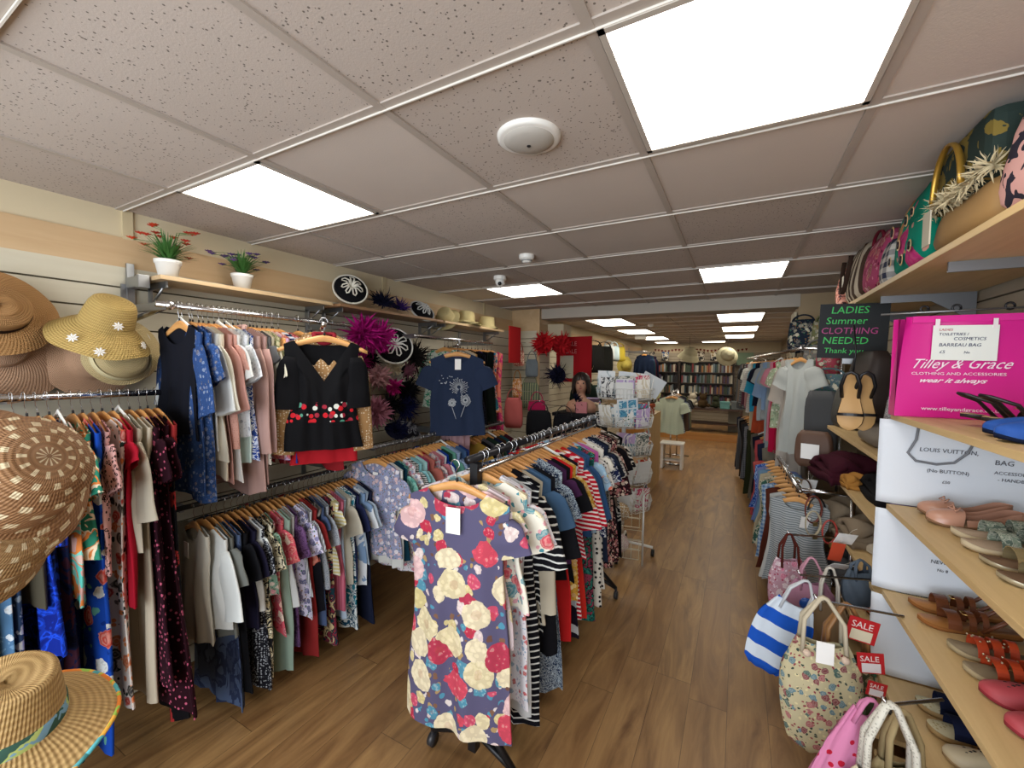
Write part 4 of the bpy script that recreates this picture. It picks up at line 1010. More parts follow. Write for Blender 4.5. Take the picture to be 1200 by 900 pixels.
k.rings(rings); k.build('head', SK, t)
k = MB(); k.tube([(0, -.092, .35), (0, -.112, .315), (0, -.098, .305)], [.006, .012, .008], 8); k.build('nose', SK, t)
k = MB(); k.tube([(-.02, -.093, .285), (0, -.1, .284), (.02, -.093, .285)], [.003, .006, .003], 8); k.build('lips', pl('#a04048', .5), t)
for s in (-1, 1):
    k = MB(); k.ball((s*.03, -.083, .343), .012, 6); k.build('eye', pl('#20181a', .4), t)
k = MB(); rings = []
for z, r_, op in ((.22, .1, .9), (.26, .108, .85), (.32, .106, .7), (.37, .102, .55), (.385, .1, .05), (.42, .082, .02), (.45, .05, .01), (.462, .01, 0)):
    rings.append([(r_*math.sin(a)*.95, .006+r_*1.08*math.cos(a), z) for a in [(-PI+op)+(2*PI-2*op)*i/26 for i in range(27)]])
k.rings(rings, False, False, False); wg = k.build('wig', pl('#1c1210', .5), t); s_ = wg.modifiers.new('s', 'SOLIDIFY'); s_.thickness = .012
feathers(160, .06, .14, 40, .01).build('feather_collar', NB, t, (-.06, -.02, .12))
k = MB(); k.box((-.05, -.11, -.02), (.08, -.09, .13), None, .01); k.build('pink_scarf', pl('#c07c80'), t)
t = thing('display_plinth', 'dark plinth under the mannequin head', 'plinth', (-1.62, 4.72, 0)); k = MB(); k.box((-.26, -.2, 0), (.26, .2, 1.08)); k.box((-.28, -.22, 1.08), (.28, .22, 1.118)); k.build('plinth_body', pl('#1d1c1f'), t)
# bags and hats on the wall past the pillar
for i, (lb, c_, lc, s_) in enumerate([('black shaggy bag at the top of the wall past the beam','#0f0f12',(-2.3,6.6,2.05),(.5,.14,.45)), ('black leather bag with pale trim, next along past the beam','#1e1e1e',(-2.3,7.3,2.05),(.45,.14,.5)), ('dark grey shoulder bag under the beam-side lights','#2b2c2a',(-2.25,7.8,2.05),(.4,.14,.5)),
  ('dark green rucksack below the panama hats','#1c2a26',(-2.1,6.2,1.35),(.5,.16,.6)), ('deep green bag beside the rucksack','#20302a',(-2.1,6.9,1.35),(.5,.16,.5))]):
    pouch('handbag', 'bag', lb, lc, s_, pl(c_), (0, 0, .5), pl(c_), .1); prong('hook on the wall past the beam holding a dark bag', (-2.59, lc[1], lc[2]+.08), (lc[0], lc[1], lc[2]+.08))
hat('brown banded panama hat on the wall past the beam', PALEH, (-2.28, 6.45, 1.62), (0, X, -.6), rc=.1, hc=.1, rb=.2, band=pl('#3a2418'), pinch=.02)
hat('cream panama hat partly hidden beside the banded one', PALEH, (-2.3, 6.95, 1.68), (0, X, -.4), rc=.1, hc=.1, rb=.17)
hat('yellow sun hat hanging beyond the white bags', straw('#d2c060', '#a89a40', 200), (-2.2, 9.3, 1.7), (0, X, -.7), rc=.12, hc=.12, rb=.2)
for i, (lb, c_, x, y, z) in enumerate([('white tissue gift bag on the far wall display','#c9d0d2',-2.3,8.3,2.1),('pale blue gift bag on the far wall display','#b4c8d0',-2.3,8.7,2.1),('yellow and black soft toy on the far wall display','#c9b440',-2.3,9.2,2.1)]):
    pouch('gift_bag', 'bag', lb, (x, y, z), (.28, .14, .32), pl(c_), (0, 0, .6), pl(c_), .1); prong('hook on the far wall holding a gift bag or toy', (-2.59, y, z+.08), (x, y, z+.08))

# ------------------------------------------------------------------ revolving card stand
t = thing('card_spinner', 'white wire revolving card stand at the end of the central rack', 'card stand', (-.88, 3.72, 0))
WIRE = gloss('#d2d2ce', .3, .3)
k = MB(); k.tube([(0, 0, .1), (0, 0, 1.55)], .018, 12); k.build('pole', WHITEP, t)
for a in (0.1, PI/2+.1, PI+.1, 3*PI/2+.1):
    k = MB(); k.tube([(0, 0, .1), (.27*math.cos(a), .27*math.sin(a), .08)], .012, 8); k.build('foot', WHITEP, t)
    c = MB(); c.tube([(.27*math.cos(a)-.012, .27*math.sin(a), .032), (.27*math.cos(a)+.012, .27*math.sin(a), .032)], .031, 14); c.build('caster', BLACKM, t)
def basket(k, cx, cy, z, w_, d, h, rot):
    M_ = Matrix.Translation((cx, cy, z)) @ Matrix.Rotation(rot, 4, 'Z')
    for zz in (0, h*.5, h):
        e = .02*zz/h
        k.tube([(-w_/2-e, -d/2-e, zz), (w_/2+e, -d/2-e, zz), (w_/2+e, d/2, zz), (-w_/2-e, d/2, zz), (-w_/2-e, -d/2-e, zz)], .0025, 5, M=M_)
    for i in range(6):
        xx = -w_/2+w_*i/5; k.tube([(xx, d/2, 0), (xx, -d/2, 0), (xx, -d/2-.02, h)], .002, 4, M=M_)
ART = [sp(['#d8d4cc','#c04a6a','#e8e2d8','#d8d4cc'], 9), sp(['#d9d9d4','#6a8c9c','#d9d9d4','#26405c'], 8), sp(['#5c9cb4','#c43c78','#3c86a8','#d8dcdc'], 7), sp(['#d8d8d6','#3a3a40','#d8d8d6'], 10), sp(['#b8a0c8','#d8d4d8','#7c70a4'], 7), fl('#dcdcd8', ['#8cb0c4','#b0c8d0'], 26, .4), sp(['#e2e0da','#c9c0ac','#e2e0da'], 6), pl('#dcdcd8'), sp(['#c04838','#d8d4cc','#90a0a8'], 8), sp(['#c8c4b8','#56605c','#c8c4b8'], 14)]
q = random.Random(77)
DES = ['pastel','blue toned','cerise and teal','black and white','lilac','blue flowered','cream','plain white','red toned','grey sketched']
for tier, z in enumerate((.42, .66, .9, 1.14, 1.38)):
    for s_ in range(8):
        a = 2*PI*s_/8+.25; r_ = .2; k = MB(); basket(k, r_*math.cos(a), r_*math.sin(a), z, .15, .05, .09, a+PI/2); k.build('card_basket', WIRE, t)
        if not (-2.9 < ((a+PI) % (2*PI))-PI < .9): continue
        for c_ in range(3):
            h = q.uniform(.15, .2); w_ = q.uniform(.13, .16); rr = r_+.012*c_-.016; ai = q.randrange(10)
            M_ = Matrix.Translation((-.88+rr*math.cos(a), 3.72+rr*math.sin(a), z+.012)) @ Matrix.Rotation(a+PI/2, 4, 'Z') @ Matrix.Rotation(q.uniform(-.1, .1)+.08, 4, 'X') @ Matrix.Rotation(q.uniform(-.12, .12), 4, 'Y')
            k = MB(); k.box((-w_/2, -.003, 0), (w_/2, .003, h)); o = k.build('greeting_card', [ART[ai]]); o.matrix_world = M_
            tag(o, '%s card, %s tier of the spinner, %s' % (DES[ai], ['lowest','second','middle','fourth','top'][tier], ['front card','middle card','rear card'][2-c_]+' facing '+['the aisle','the back wall','the back wall','the far shelves','the slatted wall','the window wall','the viewer','the aisle side'][s_ % 8]), 'card', 'cards on the revolving stand')
# big notices on top of the spinner and the four-picture card
def sheet(name, cat, label, loc, rot, w_, h, m, g=None):
    k = MB(); k.box((-w_/2, -.002, -h/2), (w_/2, .002, h/2)); o = k.build(name, m, None, loc, rot); return tag(o, label, cat, g)
sheet('paper_notice', 'notice', 'white paper notice clipped upright on top of the card spinner', (-1.02, 3.62, 1.52), (.05, .03, .5), .15, .2, sp(['#d6dadd', '#d6dadd', '#aab6bc'], 8))
sheet('linen_print', 'print', 'white cloth print with tan medallion draped on the spinner top', (-.80, 3.62, 1.5), (.15, .1, .4), .24, .22, sp(['#d4d8da', '#d4d8da', '#c8b098'], 5))
sheet('linen_print', 'print', 'white pointed cloth lying beside the medallion print', (-.66, 3.72, 1.5), (.3, .5, .3), .2, .18, pl('#ccd0d2'))
f = sheet('picture_card', 'card', 'framed card of four small blue pictures, tilted on the spinner', (-.80, 3.50, 1.31), (.25, -.12, .45), .17, .17, pl('#dcdfe0'))
for a in (-1, 1):
    for b in (-1, 1):
        k = MB(); k.box((a*.038-.032, -.005, b*.038-.032), (a*.038+.032, -.002, b*.038+.032)); k.build('picture', sp(['#5a98b4', '#3c7c9c', '#b4d0d8'], 30), f)
# lower wire baskets with stuffed toys
t2 = thing('wire_basket_stand', 'cream wire basket tower low beside the card spinner', 'basket stand', (-.84, 3.42, 0), (0, 0, .2)); 
k = MB(); k.tube([(.2, 0, .03), (.2, 0, .62)], .008, 8); k.tube([(-.16, 0, .03), (-.16, 0, .62)], .008, 8); k.build('frame', WIRE, t2)
for z in (.12, .38):
    k = MB(); basket(k, .02, 0, z, .3, .2, .16, 0); k.build('basket', gloss('#d2cdb8', .4), t2)
for lb, c_, z in (('pinkish white ball of wool in the lower wire basket', '#c8b0ac', .2), ('tan wicker ball in the upper wire basket', '#a88c68', .46)):
    k = MB(); k.ball((0, 0, 0), .075, 12); o = k.build('wool_ball', dt(c_, '#d8d4cc', 60, .35), None, (-.82, 3.42, z)); tag(o, lb, 'wool')

# ------------------------------------------------------------------ counter and racks further back
t = thing('display_cabinet', 'pale wooden display cabinet behind the card spinner', 'cabinet', (-1.5, 5.9, 0)); PW_ = wood('#a98a5c', '#bb9c6c', 'z', 2, .5)
k = MB(); k.box((.48, -.5, 0), (.52, .5, 1.02)); k.build('side_panel', PW_, t)
k = MB(); k.box((-.5, -.5, 0), (-.46, .5, 1.02)); k.build('side_panel', PW_, t)
for z in (.08, .5, 1.0):
    k = MB(); k.box((-.46, -.5, z), (.48, .5, z+.025)); k.build('shelf_board', PW_, t)
STF = [('folded lace cloth on the pale cabinet', '#c4b49c', -1.75, 5.6, (.3, .2, .12)), ('box of patterned napkins on the pale cabinet', '#b89c74', -1.4, 5.65, (.26, .2, .2)), ('orange and clear wrapped basket on the pale cabinet', '#b0583a', -1.08, 5.7, (.2, .2, .14)), ('grey carton on the pale cabinet', '#8c8c84', -1.2, 6.1, (.24, .24, .2)), ('cream jewellery stand on the pale cabinet', '#c9c0a0', -1.6, 6.1, (.3, .2, .3)), ('lilac gift box on the pale cabinet', '#8c80a8', -1.9, 6.0, (.2, .2, .16))]
for lb, c_, x, y, s_ in STF:
    k = MB(); k.box((-s_[0]/2, -s_[1]/2, 0), (s_[0]/2, s_[1]/2, s_[2]), None, .015); b = k.build('gift_box', sp([c_, '#d8d0c0', c_], 12), None, (x, y, 1.026), (0, 0, U(-.3, .3))); tag(b, lb, 'box')
    k = MB(); k.box((-s_[0]/2-.004, -s_[1]/2-.004, s_[2]*.72), (s_[0]/2+.004, s_[1]/2+.004, s_[2]+.008), None, .008); k.build('lid', pl(c_), b)
hat('pale yellow straw hat resting on the display cabinet', straw('#cfc48a', '#a59a60', 200), (-1.15, 6.3, 1.3), (.4, .2, 0), rc=.11, hc=.13, rb=.18, droop=.03)
# T-shirt rail
t = thing('short_rack', 'short clothes rack holding the pale green T-shirt', 'clothes rack', (-.98, 7.5, 0))
k = MB(); k.tube([(0, -.05, 1.24), (0, .9, 1.24)], .013, 8); k.build('rail', CHROME, t)
for y in (0, .85):
    k = MB(); k.tube([(0, y, .0), (0, y, 1.24)], .013, 8); k.tube([(-.22, y, .015), (.22, y, .015)], .013, 8); k.build('upright', CHROME, t)
TS = [('pale green T-shirt facing the aisle','t-shirt', pl('#b9c2ae'), .62, 'short'), ('grey striped shirt','shirt', st('#6c7078','#9aa0a6', .03), .6, 'short'), ('blue grey shirt','shirt', pl('#4c5868'), .6, 'short'), ('brown shirt','shirt', pl('#5a4638'), .62, 'long'), ('dark blue jeans shirt','shirt', pl('#2c3a50'), .6, 'long'), ('charcoal T-shirt','t-shirt', pl('#36383c'), .6, 'short'), ('khaki shirt','shirt', pl('#6c6a50'), .6, 'long'), ('black T-shirt','t-shirt', pl('#18181c'), .6, 'short')]
fill_rail(TS, -.98, 7.46, 8.3, 1.24, 'short rack', tmax=.035)
t = thing('step_stool', 'white plastic step stool under the pale green T-shirt', 'stool', (-.92, 7.3, 0))
for s in (-1, 1):
    k = MB(); k.box((s*.15-.02, -.12, 0), (s*.15+.02, .12, .4), None, .006); k.build('leg', WHITEP, t)
k = MB(); k.box((-.18, -.14, .4), (.18, .14, .43), None, .008); k.build('seat', WHITEP, t)
k = MB(); k.box((-.15, -.06, .12), (.15, .06, .15), None, .006); k.build('step', WHITEP, t)
# back wall bookshelves
BW = wood('#33281f', '#40332a', 'x', 2, .5)
def bookcase(label, x0, x1, y, z0, rows, pitch, depth=.25):
    t = thing('bookcase', label, 'bookcase', ((x0+x1)/2, y, z0)); hw = (x1-x0)/2
    for s in (-1, 1):
        k = MB(); k.box((s*hw-.015, 0, 0), (s*hw+.015, depth, rows*pitch+.03)); k.build('side_panel', BW, t)
    k = MB(); k.box((-hw, depth-.01, 0), (hw, depth, rows*pitch)); k.build('back_panel', BW, t)
    for i in range(rows+1):
        k = MB(); k.box((-hw, 0, i*pitch), (hw, depth, i*pitch+.02)); k.build('shelf_board', BW, t)
bookcase('dark bookcase nearer the slatted wall on the raised floor', -2.5, -1.5, 12.8, .62, 4, .3)
bookcase('dark bookcase full of books in the centre of the raised floor', -1.48, -.1, 12.8, .62, 4, .3)
SP = [pl(c_, .6) for c_ in ('#8c8a80', '#5a3a34', '#2c4450', '#b8b09a', '#3a4a3a', '#7c2c2c', '#1c1c22', '#a0a4a6', '#4a3c5c', '#c4bca8', '#6c7a80', '#9a6a3c')]
SPN = ('grey','brown','teal','cream','green','red','black','silver','purple','ivory','slate','ochre')
bme = []
for i, m_ in enumerate(SP):
    k = MB(); k.box((-.5, 0, 0), (.5, .16, 1)); bme.append(k.mesh('book', m_))
for ci, (x0, x1) in enumerate(((-2.48, -1.52), (-1.46, -.12))):
    for row in range(4):
        x = x0+.03
        while x < x1-.05:
            th = q.uniform(.03, .05); h = q.uniform(.18, .25); i = q.randrange(12)
            o = mkobj('book', bme[i], None, (x+th/2, 12.83, .642+.3*row)); o.scale = (th, 1, h)
            tag(o, '%s book standing on the %s shelf of the %s dark bookcase' % (SPN[i], ['lowest','second','third','top'][row], ['wall-side','central'][ci]), 'book', 'books in the dark bookcases')
            x += th+.004+(q.random() < .05)*.08
for i, x in enumerate((-2.3, -1.9, -1.3, -.95, -.6)):
    sheet('framed_picture', 'picture', ['small dark framed picture','blue framed picture','black framed picture','brown framed picture','tan framed picture'][i]+' above the bookcases', (x, 12.95, 2.0), (0, 0, 0), .2, .26, sp([['#2c2c30','#35507c','#26262a','#4a3428','#8c744c'][i], '#c8c0b0', '#2a2a2e'], 6), None)
t = thing('bunting', 'string of small red hearts along the top of the back wall', 'bunting', (-1, 13.05, 2.2)); k = MB()
for i in range(26): 
    x = -1.2+i*.095; z = -.04*math.sin(i*.5)**2; k.add([(x-.03, 0, z), (x, 0, z-.06), (x+.03, 0, z), (x+.015, 0, z+.02), (x, 0, z+.008), (x-.015, 0, z+.02)], [(0, 1, 2, 3, 4, 5)], False)
k.build('hearts', pl('#7c2a2c'), t)
hat('khaki bucket hat hanging above the central bookcase', pl('#9c967c'), (-1.0, 10.4, 1.98), (.3, .3, 0), rc=.16, hc=.16, rb=.24, droop=.12, name='bucket_hat')
hat('tipped cream bucket hat hanging above the aisle end', pl('#b8b498'), (-.22, 10.4, 1.95), (1.2, .6, 0), rc=.14, hc=.18, rb=.22, droop=.08, name='bucket_hat')
for x, lb in ((-1.0, 'thin cord from the ceiling to the khaki bucket hat'), (-.22, 'thin cord from the ceiling to the tipped bucket hat')):
    k = MB(); k.tube([(0, 0, 0), (0, 0, .32)], .003, 5); tag(k.build('suspension_string', BLACKM, None, (x, 10.4, 2.05)), lb, 'cord')
# shelf with framed item near the aisle end of the back wall
t = thing('wall_shelf', 'dark wall shelf near the aisle end of the back wall', 'shelf', (0, 0, 0)); k = MB(); k.box((-.1, 12.85, 1.72), (.9, 13.1, 1.75)); k.build('board', BW, t)
sheet('framed_print', 'picture', 'pale green framed print leaning on the dark wall shelf', (.15, 12.95, 1.92), (0, 0, 0), .4, .34, pl('#8ca48c'))
bookcase('low dark bookcase by the aisle end of the back wall', -.05, .9, 12.8, .16, 2, .42)
for i in range(14):
    th = q.uniform(.03, .05); j = q.randrange(12); o = mkobj('book', bme[j], None, (.0+i*.06, 12.83, 1.03)); o.scale = (th, 1, q.uniform(.2, .28)); tag(o, SPN[j]+' book on top of the low dark bookcase', 'book', 'books on the low bookcase')
# table of bric-a-brac on the raised floor
t = thing('wooden_table', 'dark wooden table with bric-a-brac on the raised floor', 'table', (-.5, 11.0, .16)); DW = wood('#3a2418', '#4c3020', 'x', 2, .45)
k = MB(); k.box((-.62, -.3, .52), (.62, .3, .55)); k.build('tabletop', DW, t); k = MB(); k.box((-.6, -.28, .18), (.6, .28, .2)); k.build('lower_shelf', DW, t)
for a in (-1, 1):
    for b in (-1, 1): k = MB(); k.box((a*.59-.025, b*.27-.025, 0), (a*.59+.025, b*.27+.025, .52)); k.build('leg', DW, t)
k = MB(); 
def plush(label, loc, c_, s=1.0, rz=0):
    t = thing('soft_toy', label, 'soft toy', loc, (0, 0, rz)); m_ = dt(c_, c_, 200); k = MB(); k.ball((0, 0, .1*s), .1*s, 10, (1, .9, 1)); k.build('body', pl(c_), t)
    k = MB(); k.ball((0, -.01, .24*s), .075*s, 10); k.build('head', pl(c_), t)
    for a in (-1, 1):
        k = MB(); k.ball((a*.06*s, 0, .31*s), .028*s, 6); k.build('ear', pl(c_), t)
        k = MB(); k.ball((a*.09*s, -.06*s, .06*s), .04*s, 6, (1, 1.5, 1)); k.build('leg', pl(c_), t)
plush('white fluffy soft toy sitting tallest on the bric-a-brac table', (-.95, 11.0, .712), '#c9c2b0', 1.1); plush('brown soft toy on the bric-a-brac table', (-.72, 10.9, .712), '#4c3c28', 1.1, .4); plush('dark green soft toy on the bric-a-brac table', (-.45, 11.0, .712), '#3c4030', .9)
for lb, c_, x, s_ in (('turquoise box on the bric-a-brac table', '#6ca0a0', -.25, (.2, .18, .16)), ('grey storage box on the bric-a-brac table', '#6c7478', .0, (.24, .2, .18))):
    k = MB(); k.box((-s_[0]/2, -s_[1]/2, 0), (s_[0]/2, s_[1]/2, s_[2]), None, .01); b = k.build('storage_box', pl(c_), None, (x, 10.95, .711)); tag(b, lb, 'box')
    k = MB(); k.box((-s_[0]/2-.006, -s_[1]/2-.006, s_[2]*.8), (s_[0]/2+.006, s_[1]/2+.006, s_[2]+.01), None, .006); k.build('lid', pl(c_), b)
pouch('holdall', 'bag', 'bright pink bag standing on the cream side table', (.12, 11.3, 1.05), (.28, .16, .24), pl('#b8305c'), (0, 0, 0), pl('#b8305c'), .05)
t = thing('side_table', 'cream cloth-covered side table at the end of the aisle', 'table', (.12, 11.3, .16)); k = MB(); k.box((-.3, -.25, 0), (.3, .25, .6)); k.build('cloth_cover', pl('#8c877a'), t); k = MB(); k.box((-.32, -.27, .6), (.32, .27, .64), None, .006); k.build('tabletop', pl('#a09a8c'), t)
# dark clothes hanging in the corner near the book shelves
CN = [('dark blue coat','coat', pl('#1c2840'), .9, 'long'), ('teal patterned coat','coat', pl('#1c4450'), .9, 'long'), ('plum coat','coat', pl('#4a1c34'), .9, 'long'), ('black coat','coat', pl('#141418'), .9, 'long'), ('navy jacket','jacket', pl('#1c1c34'), .8, 'long')]
fill_rail(CN, -2.05, 10.6, 11.2, 2.05, 'corner rail', tmax=.05)
wall_rail('clothes_rail', 'dark corner rail with coats beside the bookcases', -2.05, 10.5, 11.3, 2.05)
# ------------------------------------------------------------------ shoe shelving
def rshelf(label, x0, y0, y1, z, brs=(), m=SHELFW, th=.022):
    t = thing('shoe_shelf', label, 'shelf', (0, 0, 0)); k = MB(); k.box((x0, y0, z-th), (.965, y1, z), None, .0015); k.build('board', m, t)
    for y in brs:
        b = MB(); b.box((x0+.06, y-.005, z-th-.035), (.965, y+.005, z-th)); b.add([(.8, y-.004, z-th-.03), (.965, y-.004, z-th-.03), (.965, y-.004, z-th-.14), (.8, y+.004, z-th-.03), (.965, y+.004, z-th-.03), (.965, y+.004, z-th-.14)], [(0, 1, 2), (5, 4, 3), (0, 3, 4, 1), (1, 4, 5, 2), (2, 5, 3, 0)], False)
        b.build('bracket', gloss('#8f9296', .35, .8), t)
    return t
ZS = (1.475, 1.105, .745, .385, .06)
for nm, z in zip(('upper', 'second', 'third', 'fourth', 'lowest'), ZS):
    rshelf('%s wooden shoe shelf of the bay nearest the viewer' % nm, .55, .55, 2.22, z, (.6, 1.4) if z > .2 else ())
ZF = (1.27, .985, .69, .385, .1)
for nm, z in zip(('upper', 'second', 'third', 'fourth', 'lowest'), ZF):
    rshelf('%s wooden shoe shelf of the bay beyond the white posters' % nm, .55, 2.26, 3.55, z, (2.9, 3.5) if z > .2 else ())
rshelf('long high wooden shelf of handbags under the ceiling', .56, .6, 3.6, 2.045, (1.45, 1.98, 2.75, 3.5))
t = thing('shelf_upright', 'grey slotted steel upright between the two shoe bays', 'upright', (.96, 2.24, 0)); k = MB(); k.box((-.005, -.02, 0), (.012, .02, 2.1)); k.build('slotted_strip', STEEL, t)

# posters as dividers between the bays, left edge gently curled
INK = pl('#55555c', .8, 0, .0); PAPER = pl('#dde2ea', .8, 0, .02)
def poster(label, z0, z1, lines, x0=.52):
    t = thing('paper_poster', label, 'poster', (x0, 2.22, z0)); k = MB()
    k.grid(lambda u, v: (u*(.96-x0), .018*(1-min(1, u*5))**2+.003*math.sin(v*5+u*3), v*(z1-z0)), 24, 10); o = k.build('sheet', PAPER, t)
    s = o.modifiers.new('s', 'SOLIDIFY'); s.thickness = .001
    for (b, sz, x, z, sh) in lines: text(b, sz, INK, t, (x, -.006, z), (X, 0, 0), shear=sh, name='handwriting')
    return t
p1 = poster('tall white poster above the rose gold flats, with a curved handle drawn on it', 1.108, 1.452, [('LOUIS VUITTON,', .022, .12, .225, .1), ('BAG', .026, .33, .195, .1), ('(No BUTTON)', .019, .145, .145, .0), ('£50', .015, .19, .105, .1), ('ACCESSORIES', .017, .33, .16, .1), ('- HANDBAG', .017, .34, .135, .1)])
k = MB(); k.tube([(.115, -.01, .335), (.108, -.012, .27), (.085, -.012, .215), (.11, -.012, .185), (.17, -.012, .178), (.22, -.012, .19), (.255, -.012, .23), (.27, -.012, .27)], .0045, 8); k.build('grey_cord', pl('#7a7d84', .6), p1)
poster('white poster between the flats and the brown sandals, with handwritten notes', .748, 1.082, [('Large', .018, .12, .24, .1), ('£8', .02, .2, .18, .1), ('NEW COST', .02, .17, .145, .1), ('No 8', .015, .19, .115, .1)])
poster('plain lower white poster between the brown sandals and the navy wedges', .39, .722, [('£6', .02, .12, .22, .1)])

# pink carrier bag with its shop lettering
t = thing('pink_carrier_bag', 'glossy bright pink paper carrier bag standing on the upper shoe shelf', 'bag', (.535, 2.12, 1.476))
PK = gloss('#cf1a86', .3)
k = MB(); W_, D_, H_ = .41, .07, .375
def pkf(u, v): return (u*W_+.022*v*(1-u)*0+.022*(v**1.5)*(u < .02), .004*math.sin(u*9)*v, v*H_+.004*math.sin(u*14)*v)
k.grid(pkf, 20, 12); k.grid(lambda u, v: ((1-u)*W_, D_-.01*v, v*H_), 20, 12); k.grid(lambda u, v: (0.0+.022*v**1.5*(1-u), D_*(1-u)-.01*v*(1-u), v*H_), 4, 12); k.grid(lambda u, v: (W_, D_*u, v*H_), 4, 12)
k.box((0, 0, 0), (W_, D_, .002)); k.build('bag_body', PK, t)
k = MB(); k.box((.04, -.004, H_-.02), (.40, .0, H_+.004)); k.build('folded_top', gloss('#d8288f', .2), t)
WT = pl('#f0dde8', .6, 0, .0)
text('Tilley & Grace', .05, WT, t, (.035, -.006, .185), (X, 0, 0), shear=.6, fit=.262, name='brand_lettering')
text('CLOTHING AND ACCESSORIES', .0145, WT, t, (.042, -.006, .160), (X, 0, 0), fit=.25, name='brand_lettering')
text('wear it always', .024, WT, t, (.062, -.006, .132), (X, 0, 0), shear=.6, fit=.18, name='brand_lettering', bold=.0004)
text('www.tilleyandgrace.co.uk', .019, WT, t, (.075, -.006, .028), (X, 0, 0), sx=1.1, name='brand_lettering')
c = thing('price_card', 'white handwritten card taped to the pink carrier bag', 'card', (.715, 2.108, 1.755), (0, .02, 0))
k = MB(); k.box((-.086, 0, -.065), (.086, .0015, .062)); k.build('card', pl('#e2e4de', .7, 0, .02), c)
IB = pl('#303458', .8, 0, 0)
for b, z, x, sz, m_ in (('LADIES', .042, -.07, .012, pl('#b85a5a')), ('TOILETRIES /', .025, -.07, .014, IB), ('COSMETICS', .008, -.03, .016, IB), ('BARREAU BAG', -.015, -.068, .017, IB), ('£5', -.04, -.065, .015, IB), ('No', -.04, .0, .012, IB)): text(b, sz, m_, c, (x, -.001, z), (X, 0, 0), shear=.15, name='handwriting')
for x in (-.075, .075):
    k = MB(); k.box((x-.006, -.002, .05), (x+.006, .0, .085)); k.build('tape', gloss('#e8dfe0', .3), c)
t = thing('clip_rail', 'thin dark rail with black clips above the pink bag', 'rail', (.5, 2.2, 1.885)); k = MB(); k.tube([(0, 0, -.01), (.47, 0, .0)], .004, 8); k.build('rod', STEEL, t)
for x in (.13, .22, .36):
    k = MB(); k.tube([(x+.012*math.cos(a), 0, .005+.012*math.sin(a)) for a in [2*PI*i/12 for i in range(13)]], .004, 6); k.build('clip', BLACKM, t)

# ------------------------------------------------------------------ shoes
def sw(t):
    pts = [(0, .0), (.04, .02), (.12, .031), (.3, .031), (.45, .029), (.62, .037), (.75, .043), (.86, .039), (.94, .028), (.985, .013), (1, .0)]
    for (a, b), (c_, d) in zip(pts, pts[1:]):
        if a <= t <= c_: return b+(d-b)*(t-a)/(c_-a)
    return 0
TT = [0, .01, .03, .06, .1, .16, .22, .3, .38, .46, .54, .62, .69, .75, .81, .86, .9, .94, .97, .99, 1]
def shoe_parts(kind, up, sole, insole, L=.25, heel=.012, trim=None, topen=.66, straps=(), ankle=None, side=1, ws=1.0, thick=.01):
    def zb(t): return heel*(1-min(1, max(0, (t-.15)/.4))**1) + (.012*max(0, (t-.8)/.2)**2)
    out = []
    k = MB()
    lo = [[(t*L, -sw(t)*ws, 0 if heel > .02 and t < .3 else zb(t)-min(heel, 0)) for t in TT]]
    def outline(z, s=1.0): return [(t*L, -sw(t)*ws*s+.003*side*math.sin(t*3), zb(t)+z) for t in TT]+[(t*L, sw(t)*ws*s+.003*side*math.sin(t*3), zb(t)+z) for t in TT[-2:0:-1]]
    bot = [(x, y, 0.0 if kind == 'wedge' else z) for x, y, z in outline(0, .93)]
    k.rings([bot, outline(thick*.5, 1.03), outline(thick, 1.0)], True, True, False); out.append(('sole', k, sole))
    k = MB(); a = outline(thick+.0005, .97); k.rings([a, outline(thick+.002, .9)], True, False, True); out.append(('insole', k, insole))
    b0 = thick
    if kind in ('flat', 'wedge', 'trainer', 'mule'):
        k = MB(); TO = topen
        def hs(t): return (.048 if t < .12 else .048-.026*min(1, (t-.12)/.3)) * (1.25 if kind == 'trainer' else 1)
        ts = [t for t in TT if t <= TO]
        if kind != 'mule':
            for s in (-1, 1):
                k.rings([[(t*L, s*(sw(t)*ws*(1-.10*j/3)+.001)+.003*side*math.sin(t*3), zb(t)+b0+hs(t)*j/3) for j in range(4)] for t in ts], False, False, False)
        td = [t for t in TT if t >= TO-.001]; td = [TO]+[t for t in td if t > TO]
        rings = []
        for t in td:
            u = (t-TO)/(1-TO); h = (.046*(1-u**2.2)**.5)+.004 if t < 1 else .004
            if kind == 'trainer': h *= 1.2
            rings.append([(t*L-.012*(1-u)*(math.sin(PI*i/10)), .003*side*math.sin(t*3)+(sw(t)*ws+.001)*math.cos(PI-PI*i/10), zb(t)+b0+h*math.sin(PI*i/10)**.8) for i in range(11)])
        k.rings(rings, False, False, False); out.append(('upper', k, up))
    for t, w_, h in straps:
        k = MB(); rings = []
        for i in range(13):
            a = PI*i/12; rings.append([((t+dt_)*L, .003*side*math.sin(t*3)-math.cos(a)*(sw(t)*ws+.002), zb(t)+b0+h*math.sin(a)**.75+e) for dt_, e in ((-w_/2, 0), (w_/2, 0), (w_/2, .0025), (-w_/2, .0025))])
        k.rings(rings, True, True, True, False); out.append(('strap', k, trim or up))
    if ankle:
        k = MB(); hz_ = ankle; k.tube([(.42*L, -sw(.42), b0+.005), (.22*L, -.034, hz_*.8), (.03*L, -.02, hz_), (-.005, 0, hz_+.004), (.03*L, .02, hz_), (.22*L, .034, hz_*.8), (.42*L, sw(.42), b0+.005)], .0075, 8, flat=.75)
        out.append(('heel_strap', k, trim or up))
    return out
